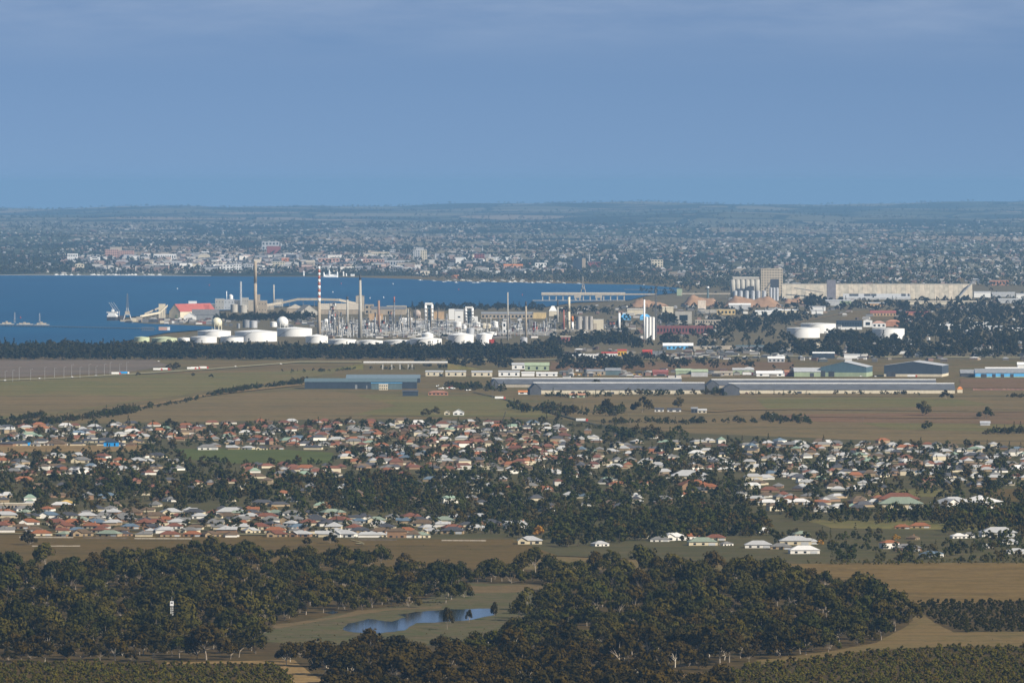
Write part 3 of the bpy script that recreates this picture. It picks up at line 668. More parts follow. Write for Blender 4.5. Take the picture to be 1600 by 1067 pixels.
CW = [ # x0, x1, base, top, wall, roof, depth, roof kind, windows, ridge row, name, label
 (164, 185, 404, 390, PINKB, LGREY, 40, 'flat', (7, 4), None, 'hospital_wing', 'pink-brown multi-storey hospital wing on the left, taller half'),
 (186, 209, 404, 391.5, PINKB, LGREY, 40, 'flat', (8, 4), None, 'hospital_wing', 'pink-brown hospital wing joined to its right, long window rows'),
 (172, 190, 400, 386.5, BEIGE, LGREY, 25, 'flat', None, None, 'plant_room', 'beige plant room rising behind the pink-brown hospital'),
 (105, 121, 409, 396.5, WHITE, LGREY, 30, 'flat', (6, 2), None, 'office_block', 'low white office block left of the pink-brown hospital'),
 (140, 156, 411, 402, WHITE, LGREY, 25, 'flat', (1, 3), None, 'office_block', 'white block with three dark window bands below the hospital'),
 (117, 131, 422, 413, CREAM, BEIGE, 18, 'gable_y', (3, 2), 411, 'guest_house', 'cream gabled guest house near the far beach'),
 (203, 219, 416, 408, NAVY, DGREY, 30, 'flat', None, None, 'office_block', 'dark glass block behind the far marina'),
 (240, 275, 406, 397, WHITE, BEIGE, 30, 'flat', (10, 1), None, 'hall', 'long white hall with a row of bays right of the hospital'),
 (252, 263, 404, 395, BEIGE, BEIGE, 20, 'flat', None, None, 'stair_tower', 'beige stair tower above the long white hall'),
 (258, 284, 418, 408, LGREY, GREY, 30, 'flat', (6, 1), None, 'car_park', 'grey block with open white columns behind the marina'),
 (284, 312, 418, 412.5, CREAM, BEIGE, 40, 'flat', None, None, 'terrace', 'long cream terrace on the far shore'),
 (310, 328, 407, 399, CREAM, BEIGE, 20, 'hip', None, 397, 'villa', 'cream villa with trees in front, above the long terrace'),
 (338, 342.5, 420, 413, PINKB, GREY, 15, 'flat', (1, 2), None, 'office_block', 'narrow pinkish block left of the white apartments'),
 (348, 364, 426, 414, WHITE, LGREY, 20, 'flat', (3, 3), None, 'apartment_block', 'bright white waterfront apartments with balconies, left half'),
 (365, 377, 426, 413, WHITE, LGREY, 20, 'flat', (3, 3), None, 'apartment_block', 'bright white waterfront apartments, right half beside the chimney'),
 (379, 395, 425, 413, LGREY, WHITE, 20, 'flat', (4, 3), None, 'apartment_block', 'grey and white waterfront block just left of the tall chimney'),
 (426, 445, 422, 409, CREAM, LGREY, 20, 'flat', (5, 4), None, 'hotel', 'cream square hotel with window grid right of the tall chimney'),
 (440, 452, 411, 405, ORANGE, BRICK, 20, 'gable_x', None, 403, 'hall', 'orange-roofed hall behind the cream hotel'),
 (409, 436, 391, 378, LGREY, GREY, 40, 'flat', (5, 2), None, 'school', 'pale grey school building high on the slope'),
 (417, 438, 397, 385, RBRICK, GREY, 30, 'flat', None, None, 'school', 'dull brown building below the pale grey school'),
 (478, 492, 419, 410, BEIGE, BEIGE, 25, 'gable_x', None, 407, 'store', 'beige gabled store left of the striped chimney'),
 (497, 530, 414, 404, PINKB, BEIGE, 30, 'flat', (6, 2), None, 'store', 'pinkish terrace right of the striped chimney'),
 (575, 579, 401, 391, BEIGE, GREY, 12, 'flat', None, None, 'stair_tower', 'beige tower at the left end of the long cream building'),
 (580, 608, 402, 394, CREAM, BEIGE, 30, 'flat', (9, 1), None, 'civic_building', 'long cream civic building between two towers'),
 (609, 618, 401, 390, LGREY, GREY, 20, 'flat', (3, 3), None, 'office_tower', 'pale grey tower at the right end of the cream building'),
 (567, 600, 415, 405, PINKB, LGREY, 30, 'flat', (8, 2), None, 'shopping_centre', 'pinkish grey shopping block above the far park'),
 (601, 640, 416, 407, LGREY, BEIGE, 30, 'flat', (9, 1), None, 'shopping_centre', 'light grey shopping block above the far park'),
 (645.5, 656, 407, 391, LGREY, WHITE, 25, 'flat', (3, 7), None, 'office_tower', 'pale office tower, left half with flat parapet'),
 (657, 667, 407, 391, CREAM, WHITE, 25, 'flat', (3, 7), None, 'office_tower', 'pale office tower, right half with flat parapet'),
 (650, 662, 404, 387.5, LGREY, LGREY, 12, 'flat', None, None, 'roof_plant', 'round-topped plant room crowning the pale office tower'),
 (634, 648, 421, 411, TAN, BEIGE, 25, 'flat', (3, 2), None, 'warehouse', 'square tan warehouse below the pale office tower'),
 (712, 728, 412, 403, WHITE, LGREY, 25, 'flat', None, None, 'hall', 'plain white block left of the brown tower'),
 (741, 757, 411, 397, RBRICK, GREY, 25, 'flat', (4, 4), None, 'council_tower', 'brown brick stepped block with a mast in the city'),
 (763, 773, 408, 402, WHITE, LGREY, 20, 'flat', None, None, 'hall', 'white panel hall, first of three in a row'),
 (774, 786, 408, 402, WHITE, LGREY, 20, 'flat', None, None, 'hall', 'white panel hall, second of three in a row'),
 (789, 798, 408, 402, WHITE, LGREY, 20, 'flat', None, None, 'hall', 'white panel hall, third of three in a row'),
 (800, 808, 416, 404, BEIGE, GREY, 20, 'flat', (2, 4), None, 'office_block', 'narrow beige block right of the white panel halls'),
 (787, 817, 421, 415, PINKB, ORANGE, 25, 'gable_x', None, 413, 'terrace', 'pink terrace with orange roof near the yachts'),
 (836, 854, 421, 411, WHITE, LGREY, 20, 'flat', (4, 2), None, 'apartment_block', 'bright white apartments above the yacht moorings'),
 (706, 722, 435, 431, BRICK, ORANGE, 20, 'gable_x', None, 430, 'boat_shed', 'orange-roofed boat shed behind the yachts'),
 (796, 804, 436, 432.5, WHITE, LGREY, 15, 'gable_x', None, 431.5, 'boat_shed', 'white boat shed behind the yachts'),
 (895, 909, 424, 404, NAVY, NAVY, 30, 'flat', None, None, 'office_tower', 'dark blue tower behind the shiploader crane'),
 (909.6, 915, 424, 404, TAN, BEIGE, 30, 'flat', None, None, 'office_tower', 'narrow tan end wall of the dark blue tower'),
 (919, 938, 417, 409.5, RBRICK, GREY, 25, 'flat', (5, 2), None, 'brick_block', 'red and white banded block right of the dark blue tower'),
 (1018, 1036, 418, 406, CREAM, BEIGE, 25, 'flat', (4, 3), None, 'apartment_block', 'pale cream apartments among the far suburb houses'),
 (1546, 1576, 446, 438, BRICK, GREY, 30, 'flat', (6, 1), None, 'school', 'orange brick school at the far right beyond the long shed'),
]
for x0, x1, yb, yt, wl, rf, d, kind, wn, yr, nm, lab in CW:
    bld(nm, lab, 'building', x0, x1, yb, yt, wl, rf, yr, d, kind, wins=wn, group='larger buildings of the far city')
# spires and masts of the city
for px, yt, yb, lab in ((754, 384, 398, 'thin white mast on the brown stepped city block'), (921, 395, 412, 'slender grey church spire right of the dark blue tower'), (509, 397, 412, 'white church spire right of the striped chimney'), (680, 396, 410, 'grey church spire right of the pale office tower'), (439, 379, 390, 'dark church spire above the pale grey school')):
    t_, m = px_thing('spire', lab, 'spire', px, yb)
    hh = (yb-yt)*m; part('tower', MB().box(-2.2, 2.2, -2.2, 2.2, -1, hh*.5), LGREY, t_); part('needle', MB().cyl(0, 0, hh*.5, hh, 2.4, .3, 8), LGREY, t_)
# white pavilion on the pier, with its towers
t_, m = px_thing('pier_pavilion', 'white pavilion with pointed turrets on a pier by the far shore', 'pavilion', 518, 434.2)
part('hall', MB().prismx([(0, 0), (30, 0), (30, 6), (15, 11), (0, 6)], -11*m, 9*m), WHITE, t_)
part('deck', MB().box(-17*m, 14*m, -8, 40, -.2, 1.6), CONC, t_)
for x_, h_ in ((-12, 9.5), (-3.5, 14), (9, 10.5)):
    part('turret', MB().cyl(x_*m, 4, 0, h_*m*.62, 2.2*m*.6, None, 8).cyl(x_*m, 4, h_*m*.62, h_*m, 2.4*m*.6, .2, 8), WHITE, t_)
for px, yt, yb, lab in ((536.5, 424, 431.5, 'white waterfront tower right of the pier pavilion'), (541, 427, 431.5, 'small white waterfront tower beside the larger one'), (474.5, 423, 431, 'white round lookout tower left of the striped chimney')):
    t_, m = px_thing('lookout_tower', lab, 'tower', px, yb)
    part('shaft', MB().cyl(0, 0, -1, (yb-yt)*m*.7, 1.3*m, 1.1*m, 8), WHITE, t_); part('cap', MB().cyl(0, 0, (yb-yt)*m*.7, (yb-yt)*m, 1.5*m, .3, 8), WHITE, t_)
bld('kiosk', 'low white kiosk on the far shore right of the pavilion', 'kiosk', 548, 554, 431.8, 429.6, WHITE, WHITE, 428.6, 12, 'gable_x')

# the mass of far houses: too many to count
HOUSE_TINT = [(0.42, 0.41, 0.38), (0.34, 0.33, 0.30), (0.22, 0.21, 0.19), (0.26, 0.27, 0.28), (0.30, 0.26, 0.20), (0.16, 0.085, 0.06), (0.19, 0.11, 0.08), (0.12, 0.12, 0.12), (0.52, 0.50, 0.47), (0.07, 0.07, 0.075), (0.16, 0.15, 0.14), (0.11, 0.09, 0.07), (0.10, 0.11, 0.11), (0.62, 0.62, 0.60)]
tm, t, b = nodes_of('house_tints')
at = t.nodes.new('ShaderNodeAttribute'); at.attribute_name = 'tint'
t.links.new(at.outputs['Color'], b.inputs['Base Color']); b.inputs['Roughness'].default_value = 0.7
def house_mass(name, places, label):
    """places: (point, width, depth, wall height, roof rise, turn, wall colour, roof colour)"""
    V, Fc, tint = [], [], []
    for p, w_, d_, e_, r_, a_, wc, rc in places:
        o_ = len(V); c_, s_ = math.cos(a_), math.sin(a_); hw, hd = w_/2, d_/2; i = min(hw, hd)*.9
        pts = [(-hw, -hd, -1), (hw, -hd, -1), (hw, hd, -1), (-hw, hd, -1), (-hw, -hd, e_), (hw, -hd, e_), (hw, hd, e_), (-hw, hd, e_)]
        q = .5
        pts += [(-hw-q, -hd-q, e_-.1), (hw+q, -hd-q, e_-.1), (hw+q, hd+q, e_-.1), (-hw-q, hd+q, e_-.1)]
        pts += [(-hw+i, 0, e_+r_), (hw-i, 0, e_+r_)] if w_ >= d_ else [(0, -hd+i, e_+r_), (0, hd-i, e_+r_)]
        V += [(p[0]+x*c_-y*s_, p[1]+x*s_+y*c_, p[2]+z) for x, y, z in pts]
        wf = [(0, 1, 5, 4), (1, 2, 6, 5), (2, 3, 7, 6), (3, 0, 4, 7)]
        rf = [(8, 9, 13, 12), (9, 10, 13), (10, 11, 12, 13), (11, 8, 12)] if w_ >= d_ else [(8, 9, 12), (9, 10, 13, 12), (10, 11, 13), (11, 8, 12, 13)]
        Fc += [tuple(o_+k for k in f_) for f_ in wf+rf]; tint += [wc]*4+[rc]*4
    me = bpy.data.meshes.new(name); me.from_pydata(V, [], Fc)
    at_ = me.attributes.new('tint', 'FLOAT_COLOR', 'FACE')
    at_.data.foreach_set('color', [v for c_ in tint for v in (*c_, 1.0)])
    me.materials.append(tm); me.update(); o = put(name, me); o['kind'] = 'stuff'; o['label'] = label
    return o
rc = random.Random(21)
pl = []
def city_density(px, py):
    if py < 352: return .16
    d = .75 if px > 1000 else .55
    if 385 < py < 402: d = max(d, .6)
    if px < 120: d *= .6
    if 415 < py and 440 < px < 640: d *= .35
    return d
for _ in range(7000):
    px, py = rc.uniform(-40, 1640), 347+(1-rc.random()**.8)*0+rc.random()*(84 if rc.random() < .8 else 50)
    if px > 1040: py = 345+rc.random()**.9*100
    elif px > 640: py = min(py+4, 436) if rc.random() < .5 else py
    if rc.random() > city_density(px, py): continue
    if 690 < px < 1060 and py > 432: continue
    if px <= 690 and py > 428: continue
    p = G(px, py); wc = rc.choice(HOUSE_TINT[:7]+[HOUSE_TINT[7]]); rf_ = rc.choice(HOUSE_TINT)
    big = rc.random() < .06
    pl.append((p, rc.uniform(11, 20)*(2.2 if big else 1), rc.uniform(10, 15), rc.uniform(3.5, 6)*(1.5 if big else 1), rc.uniform(1.5, 2.8), rc.uniform(-.6, .6)+(1.57 if rc.random() < .5 else 0), wc, rf_))
for _ in range(420):      # larger blocks of the city centre along the shore
    px = rc.choice((rc.uniform(100, 880), rc.gauss(620, 130), rc.gauss(420, 90), rc.gauss(240, 70)))
    if not 60 < px < 960: continue
    py = rc.uniform(401, 426) if px < 640 else rc.uniform(401, 431)
    k = rc.uniform(.7, 1.25); c_ = mul(rc.choice([(0.52, 0.50, 0.46), (0.46, 0.41, 0.33), (0.42, 0.31, 0.26), (0.36, 0.36, 0.37), (0.62, 0.61, 0.58), (0.30, 0.22, 0.18), (0.24, 0.24, 0.25)]), k)
    pl.append((G(px, py), rc.uniform(18, 52), rc.uniform(16, 30), rc.uniform(7, 18), rc.uniform(.4, 3), rc.uniform(-.5, .5), c_, mul(rc.choice(HOUSE_TINT), k)))
house_mass('far_city_houses', pl, 'thousands of far suburb houses beyond the bay')
pl = []
for _ in range(9500):
    px = rc.uniform(-40, 1640); u = rc.random()
    py = 330+u*100 if px < 700 else 328+u*112
    if px > 1040: py = 326+u*124
    if px <= 690 and py > 429.5: continue
    if 690 < px < 1060 and py > 441: continue
    if py < 350 and rc.random() < .72: continue
    pl.append(tree_pt(px, py, rc.uniform(1.0, 2.0)*(1 if py > 360 else 1.3), 5, rc))
for x, y in fill([(-40, 419), (500, 419), (640, 424), (640, 433), (480, 430), (-40, 428.5)], 6, 1.4, 31, .8): pl.append(tree_pt(x, y, rc.uniform(.8, 1.4), 5, rc))
for x, y in fill([(640, 424), (860, 428), (1080, 436), (1140, 440), (1140, 452), (1060, 448), (860, 442), (640, 435)], 6, 1.4, 32, .85): pl.append(tree_pt(x, y, rc.uniform(.8, 1.4), 5, rc))
# tree lines along the crests
for i in range(2200):
    px = rc.uniform(-60, 1660); yy = rc.choice((55000, 66000, 76000, 85000, 88000, 91000))+rc.uniform(-250, 250)
    x = (px-CX)*yy/F
    if math.sin(x/300.0+yy) + math.sin(x/110.0+yy*.3) < -.3: continue
    pl.append((x, yy, zg(x, yy)-1, rc.uniform(1.3, 2.6), rc.uniform(0, 6.28), rc.randrange(5)))
scatter('far_city_trees', pl, P_FAR, 'trees among the far suburbs and on the hills')

# ---- yachts, marker buoys, marina
def yacht(px, py, lab, L=13.0, mast=True, rz=None):
    p = G(px, py); p.z += .9
    t_ = thing('yacht', lab, 'yacht', p, rc.uniform(-.5, .5) if rz is None else rz, 'yachts moored off the far shore')
    hb = MB(); hs = [(-L/2, 1.6), (-L*.2, 2.0), (L*.2, 1.8), (L*.5, .15)]
    vs = []
    for x, h_ in hs: vs += [(x, -h_, 1.5), (x, -h_*.7, -.4), (x, h_*.7, -.4), (x, h_, 1.5)]
    fs = []
    for i in range(3): fs += [(i*4+k, i*4+4+k, i*4+4+(k+1) % 4, i*4+(k+1) % 4) for k in range(4)]
    hb.add(vs, fs+[(0, 1, 2, 3), (15, 14, 13, 12)]); part('hull', hb, WHITE, t_)
    part('cabin', MB().box(-L*.22, L*.16, -1.1, 1.1, 1.5, 2.9), WHITE, t_)
    if mast: part('mast', MB().bar((L*.08, 0, 1), (L*.08, 0, L*1.25), .16, r1=.1), LGREY, t_); part('boom', MB().bar((L*.08, 0, 3.4), (-L*.38, 0, 3.6), .35), WHITE, t_)
spots = [(657, 439)]+[(690+i*6.1+rc.uniform(-3, 3), 438.5+abs(rc.gauss(2.3, 1.6))) for i in range(29)]+[(872, 441), (881, 443.5), (905, 444.5), (678, 440)]
spots.sort()
for i, (x, y) in enumerate(spots): yacht(x, y, '%s white yacht from the left in the far moorings' % ordinal(i+1), rc.uniform(11, 20))
ms = sorted((84+rc.uniform(0, 170), 430.5+rc.uniform(-.5, .6)) for _ in range(44))
for i, (x, y) in enumerate(ms): yacht(x, y, '%s white yacht from the left in the far marina' % ordinal(i+1), rc.uniform(9, 14), True)
buoys = sorted([(327, 446.5, RED), (277, 452, WHITE), (533, 444, RED), (614, 444.5, WHITE), (520, 457.5, WHITE), (599.5, 466, WHITE), (716.5, 453.5, RED), (816, 462, RED), (578, 467, WHITE), (32, 498, RED), (1006, 446, WHITE)], key=lambda q: q[0])
for i, (x, y, mt) in enumerate(buoys):
    p = G(x, y+1.5); p.z += .8
    t_ = thing('channel_marker', '%s channel marker from the left on the bay, %s' % (ordinal(i+1), 'red' if mt is RED else 'white'), 'buoy', p, 0, 'channel markers on the bay')
    part('pile', MB().cyl(0, 0, -2, 2.5, .5, None, 6), DSTEEL, t_); part('tower', MB().cyl(0, 0, 2.5, 5.5, 1.3, .9, 8), mt, t_); part('light', MB().cyl(0, 0, 5.5, 6.4, .4, .3, 6), mt, t_)

# ================================================================ PORT
# ship: dark hull, white deckhouse, raised derricks
p = G(176, 502); p.z += .9; m = mpp(p.y)
t_ = thing('cargo_ship', 'bulk carrier with dark hull and white deckhouse at the wharf', 'ship', p, math.radians(80))
L, B_ = 120.0, 11.5
sec = [(-L*.12, .9, 0), (0, 1, 0), (L*.6, 1, 0), (L*.8, .7, .8), (L*.92, .05, 1.6)]
vs = []
for x, k, up in sec: vs += [(x, -B_*k, 9+up), (x, -B_*k*.9, 0), (x, B_*k*.9, 0), (x, B_*k, 9+up)]
fs = []
for i in range(len(sec)-1): fs += [(i*4+j, i*4+4+j, i*4+4+(j+1) % 4, i*4+(j+1) % 4) for j in range(4)]
part('hull', MB().add(vs, fs+[(0, 1, 2, 3), (19, 18, 17, 16)]), DSTEEL, t_)
hs = MB()
hs.box(-12, 8, -10, 10, 9, 13); dk = part('deckhouse', hs.box(-10, 6, -8, 8, 13, 17), WHITE, t_)
part('bridge', MB().box(-6, 3, -12, 12, 17, 20), WHITE, dk); part('bridge_window', MB().box(-6.2, -5.9, -10, 10, 18.2, 19.3), GLASS, dk)
part('funnel', MB().box(0, 5, -2.4, 2.4, 20, 25.5), WHITE, t_); part('mast', MB().bar((-3, 0, 20), (-3, 0, 31), .4), LGREY, t_)
for k in range(3):
    part('derrick', MB().bar((20+k*22, 0, 9), (24+k*22, 0, 20), 1.0).bar((24+k*22, 0, 20), (28+k*22, 15, 40), .55), LGREY, t_)
# harbour crane with its jib almost upright
t_, m = px_thing('harbour_crane', 'tall lattice harbour crane with upright jib beside the ship', 'crane', 199, 502)
cb = MB()
for sx in (-1, 1):
    for sy in (-1, 1): cb.bar((sx*9, sy*7, 0), (sx*5, sy*4, 15), 1.1)
part('portal', cb.box(-6, 6, -5, 5, 14, 16), LGREY, t_); part('slew_house', MB().box(-5, 5, -4, 5, 16, 22), BEIGE, t_)
part('tower', MB().lattice(22, 30, 2.6, 2.0, 2, .45), LGREY, t_)
part('jib', MB().lattice(28, 61, 2.2, .6, 9, .34), STEEL, t_)
bld('wharf_building', 'low beige wharf sheds at the crane foot', 'shed', 188, 205, 503.5, 500.5, BEIGE, BEIGE, None, 30, 'flat')
# sloping conveyor galleries up to the tall gabled shed
def gallery(name, lab, pts, wd, ht, mat, legs=6, group=None, roofm=None, z0=None):
    """an enclosed conveyor along points (photo column, row of its foot, height in photo pixels)"""
    base = G(pts[0][0], pts[0][1]); t_ = thing(name, lab, 'conveyor', base, 0, group)
    P = []
    for x, y, h_ in pts:
        q = G(x, y); P.append(Vector((q.x, q.y, q.z+h_*mpp(q.y)))-base)
    for a, b_ in zip(P, P[1:]):
        g_ = MB(); n = Vector((0, wd/2, 0)); u = Vector((0, 0, ht))
        g_.add([a-n, b_-n, b_+n, a+n, a-n+u, b_-n+u, b_+n+u, a+n+u], [(3, 2, 1, 0), (4, 5, 6, 7), (0, 1, 5, 4), (1, 2, 6, 5), (2, 3, 7, 6), (3, 0, 4, 7)])
        part('gallery', g_, mat, t_)
        k = max(1, int(legs*(b_-a).length/(sum((d_-c_).length for c_, d_ in zip(P, P[1:])) or 1)))
        for i in range(k):
            c_ = a.lerp(b_, (i+.5)/k)
            if c_.z > 3: part('trestle', MB().bar((c_.x-1.5, c_.y-wd*.4, -.5), (c_.x, c_.y-wd*.3, c_.z), .35).bar((c_.x+1.5, c_.y+wd*.4, -.5), (c_.x, c_.y+wd*.3, c_.z), .35), STEEL, t_)
    return t_
gallery('loading_conveyor', 'long beige conveyor sloping up to the white-gabled port shed', [(219, 500, 4), (250, 499, 9), (262, 497, 18)], 8, 4.5, CREAM)
gallery('loading_conveyor', 'upper beige conveyor parallel behind the long one', [(226, 498, 6), (250, 496, 14)], 6, 4, BEIGE)
bld('transfer_tower', 'tilted beige transfer house at the top of the port conveyors', 'tower', 248, 258, 497, 475, CREAM, BEIGE, None, 15, 'flat')
bld('port_shed', 'tall white-gabled port shed with long red roof', 'shed', 263, 283, 497, 487, CREAM, M('red_sheet_roof', (0.36, 0.10, 0.08), .6, .12), 474.5, 160, 'gable_y', rz=math.radians(-28), door=[(.55, .75, .5)], dmat=PGREEN, eave=.4)
bld('port_shed', 'long shed with faded red roof running right from the white gable', 'shed', 282, 326, 496, 489, BEIGE, M('red_sheet_roof', (0.36, 0.10, 0.08)), 476.5, 30, 'gable_x')
bld('roof_house', 'small white roof house above the red shed roof', 'shed', 294.5, 307.5, 488, 470.8, WHITE, WHITE, None, 6, 'flat')
bld('port_shed', 'grey gabled shed in front of the red roof', 'shed', 300, 342, 500, 492, GREY, STEEL, 483.5, 30, 'gable_x')
bld('port_shed', 'small white shed with dark doorway beside the grey shed', 'shed', 287, 306, 501, 494.5, WHITE, LGREY, 488.5, 24, 'gable_y', door=[(.4, .7, .7)])
for i, (a, b_, yb, yt, mt) in enumerate(((205, 213, 503, 497, CREAM), (213, 222, 503, 495, BEIGE), (222, 232, 504, 499, STEEL), (232, 247, 504, 499, DGREY), (250, 258, 505, 501, CREAM), (266, 272, 505, 501.5, WHITE), (274, 286, 506, 503, STEEL), (310, 322, 506, 502, RBRICK), (322, 336, 507, 503, GREY))):
    bld('yard_shed', '%s low shed from the left along the port wharf' % ordinal(i+1), 'shed', a, b_, yb, yt, mt, GREY, None, 14, 'flat', group='low sheds on the wharf')
# alumina or fertiliser works behind: stepped blocks, round bins
for i, (a, b_, yb, yt, mt) in enumerate(((327, 336, 487, 475, STEEL), (336, 350, 485, 467, CONC), (350, 366, 485, 468, LGREY), (366, 376, 486, 469, STEEL), (378, 388, 484, 465.5, CONC), (388, 396, 486, 469, BEIGE), (403, 417, 489, 470, TAN), (401, 406, 486, 460.5, TAN), (430, 442, 480, 468, CONC), (417, 427, 484, 475, BEIGE))):
    bld('works_block', '%s works block from the left behind the port trees' % ordinal(i+1), 'building', a, b_, yb, yt, mt, LGREY, None, 25, 'flat', wins=(3, 2) if (b_-a) > 9 else None, winsize=(.22, .16), group='works blocks behind the port')
def tank(lab, x0, x1, yb, ye, mat=WHITE, yr=None, group=None, roofm=None, stair=True, name='storage_tank', n=40):
    """a round tank: columns of its sides, rows of foot, shell top and roof peak"""
    t_, m = px_thing(name, lab, 'tank', (x0+x1)/2, yb, group)
    r, h_ = (x1-x0)*m/2, (yb-ye)*m; pk = h_+max(.4, ((ye-yr)*m*.75 if yr else r*.06))
    t_.location.y += r
    part('shell', MB().cyl(0, 0, -.6, h_, r, None, n, cap=False), mat, t_, True)
    part('roof', MB().cyl(0, 0, h_, pk, r*1.004, r*.04, n), roofm or mat, t_)
    part('rim', MB().cyl(0, 0, h_-.5, h_+.1, r*1.012, None, n, cap=False), roofm or mat, t_)
    if stair:
        s_ = MB(); k = 14
        for i in range(k):
            a0, a1 = math.radians(-150+50*i/k), math.radians(-150+50*(i+1)/k)
            s_.bar((math.cos(a0)*(r+.5), math.sin(a0)*(r+.5), h_*i/k), (math.cos(a1)*(r+.5), math.sin(a1)*(r+.5), h_*(i+1)/k), .3)
        part('stair', s_, STEEL, t_)
    return t_
tank('pale bin left of the pair below the thin lattice mast', 360, 371, 488, 476, CONC, 474.5, stair=False)
tank('pale bin right of the pair below the thin lattice mast', 373, 386, 489, 477, CONC, 475.5, stair=False)
tank('white tower-topped bin above the works roof', 357, 364, 484, 462, WHITE, 459, stair=False)
t_, m = px_thing('lattice_mast', 'thin white lattice mast above the port works', 'mast', 376.5, 486)
part('frame', MB().lattice(0, 46*m, 1.5*m, .9*m, 14, .4), WHITE, t_); part('flue', MB().cyl(0, 0, 0, 46*m, .7*m, None, 8), WHITE, t_)
stack('tall tan concrete chimney behind the port trees', 399, 408, 492, 4.6, 5.4, TAN, name='chimney', bands=[(408, 441.5, TAN), (441.5, 443, STEEL)])
stack('short pale chimney right of the tall tan one', 427.7, 445, 481, 2.4, 3.0, CONC)
stack('thin white vent on the port works roof', 354, 455, 470, 1.2, 1.6, WHITE)
# long covered conveyor to the stores behind the striped chimney
gallery('store_conveyor', 'long tan conveyor arching over the gabled stores', [(402, 488, 7), (440, 487, 12), (465, 487, 17.5), (500, 487, 17.5), (530, 487, 16.5), (560, 486, 9)], 7, 5.5, BEIGE, 16)
bld('store_shed', 'brown pyramid-roofed store, left of the pair by the striped chimney', 'shed', 448, 474, 490, 482, TAN, BEIGE, 475.5, 45, 'hip')
bld('store_shed', 'pale gabled store, right of the pair by the striped chimney', 'shed', 470, 497, 494, 487, CONC, BEIGE, 476.5, 60, 'gable_y', rz=.25)
bld('store_shed', 'wide grey-roofed store behind the striped chimney', 'shed', 500, 560, 491, 484, TAN, BEIGE, 474.5, 60, 'gable_x')
bld('store_tower', 'square beige tower behind the tall tapered chimney', 'tower', 556, 569, 487, 462.5, BEIGE, CONC, 461, 15, 'gable_y')
bld('store_shed', 'tan block left of the yellow building behind the refinery', 'shed', 570, 584, 491, 476, TAN, BEIGE, None, 25, 'flat', wins=(2, 2))
bld('store_shed', 'long tan shed with dark vents behind the refinery', 'shed', 580, 634, 492, 483, TAN, STEEL, 479, 40, 'gable_x')
bld('works_office', 'pale yellow works office behind the refinery', 'building', 604, 635, 490, 478, CREAM, BEIGE, None, 25, 'flat', wins=(7, 1))
bld('works_office', 'orange-tan box left of the pale yellow office', 'building', 576, 598, 501, 490, M('orange_tan', (0.48, 0.33, 0.18)), TAN, None, 20, 'flat')
bld('store_shed', 'long low tan shed right of the white processing towers', 'shed', 752, 833, 498, 490.5, TAN, GREY, 487.5, 40, 'gable_x', wins=(14, 1))
bld('works_office', 'plain yellow box at the right end of the long tan shed', 'building', 833, 853.5, 498, 488.5, M('yellow_brick', (0.55, 0.42, 0.20)), BEIGE, None, 25, 'flat')
bld('works_office', 'pale orange shed behind the first white frame', 'building', 678, 694, 500, 487, M('orange_tan', (0.48, 0.33, 0.18)), TAN, None, 20, 'flat')

# jetty running out to the tanker berth
t_ = thing('jetty', 'long low jetty on piles running left to the tanker berth', 'jetty', G(120, 514))
b0 = t_.location
dk = MB(); a, b_ = G(-40, 511)-b0, G(243, 517)-b0
dk.add([a+Vector((0, -4, 4)), b_+Vector((0, -4, 4)), b_+Vector((0, 4, 4)), a+Vector((0, 4, 4)), a+Vector((0, -4, 5.4)), b_+Vector((0, -4, 5.4)), b_+Vector((0, 4, 5.4)), a+Vector((0, 4, 5.4))], [(3, 2, 1, 0), (4, 5, 6, 7), (0, 1, 5, 4), (1, 2, 6, 5), (2, 3, 7, 6), (3, 0, 4, 7)])
part('deck', dk, CONC, t_)
pm_ = MB().cyl(0, 0, -2, 4, .45, None, 6).mesh('pile', PLANK)
for i in range(60):
    c_ = a.lerp(b_, (i+.5)/60); put('pile', pm_, t_, (c_.x, c_.y-3, c_.z)); 
for x_, yt, yb, lab in ((23, 492, 508, 'grey gangway mast on the tanker berth, left'), (62, 493, 510, 'grey gangway mast on the tanker berth, right')):
    q, m = px_thing('gangway_mast', lab, 'mast', x_, yb); q.location.z += 5
    part('frame', MB().lattice(0, (yb-yt)*m, 1.2, .7, 8, .25), LGREY, q); part('platform', MB().box(-3, 3, -2, 2, 5, 5.8), STEEL, q)
for x0_, x1_, yb, h_, lab in ((0, 22, 509.5, 4, 'pale berth platform with pipework, left'), (26, 52, 510, 3, 'pale berth platform between the gangway masts'), (54, 77, 510.5, 4, 'pale berth platform at the right mast')):
    q, m = px_thing('berth_platform', lab, 'platform', (x0_+x1_)/2, yb); w_ = (x1_-x0_)*m/2
    part('deck', MB().box(-w_, w_, -6, 6, 3.5, 5.2), CONC, q)
    for i in range(4): put('pile', pm_, q, (-w_+2*w_*(i+.5)/4, -5, 0))
    part('pipework', MB().box(-w_*.7, w_*.6, -2, 2, 5.2, 5.2+h_*m*.5).box(-w_*.2, w_*.1, -3, 1, 5.2, 5.2+h_*m), BEIGE, q)
q, m = px_thing('pipe_trestle', 'open steel trestle where the jetty meets the shore', 'trestle', 231, 519)
fr = MB()
for i in range(6):
    for z in (0, 5): fr.bar((-9*m+i*3.6*m, -4, z), (-9*m+i*3.6*m, -4, z+5), .4).bar((-9*m+i*3.6*m, 4, z), (-9*m+i*3.6*m, 4, z+5), .4)
part('frame', fr, STEEL, q); part('beam', MB().box(-9*m, 9*m, -4.4, -3.6, 4.6, 5.4).box(-9*m, 9*m, -4.4, -3.6, 9.6, 10.4), STEEL, q)
bld('pump_house', 'small pinkish pump house on the spit above the jetty', 'building', 248, 261, 517.5, 511, PINKB, CONC, None, 14, 'flat')
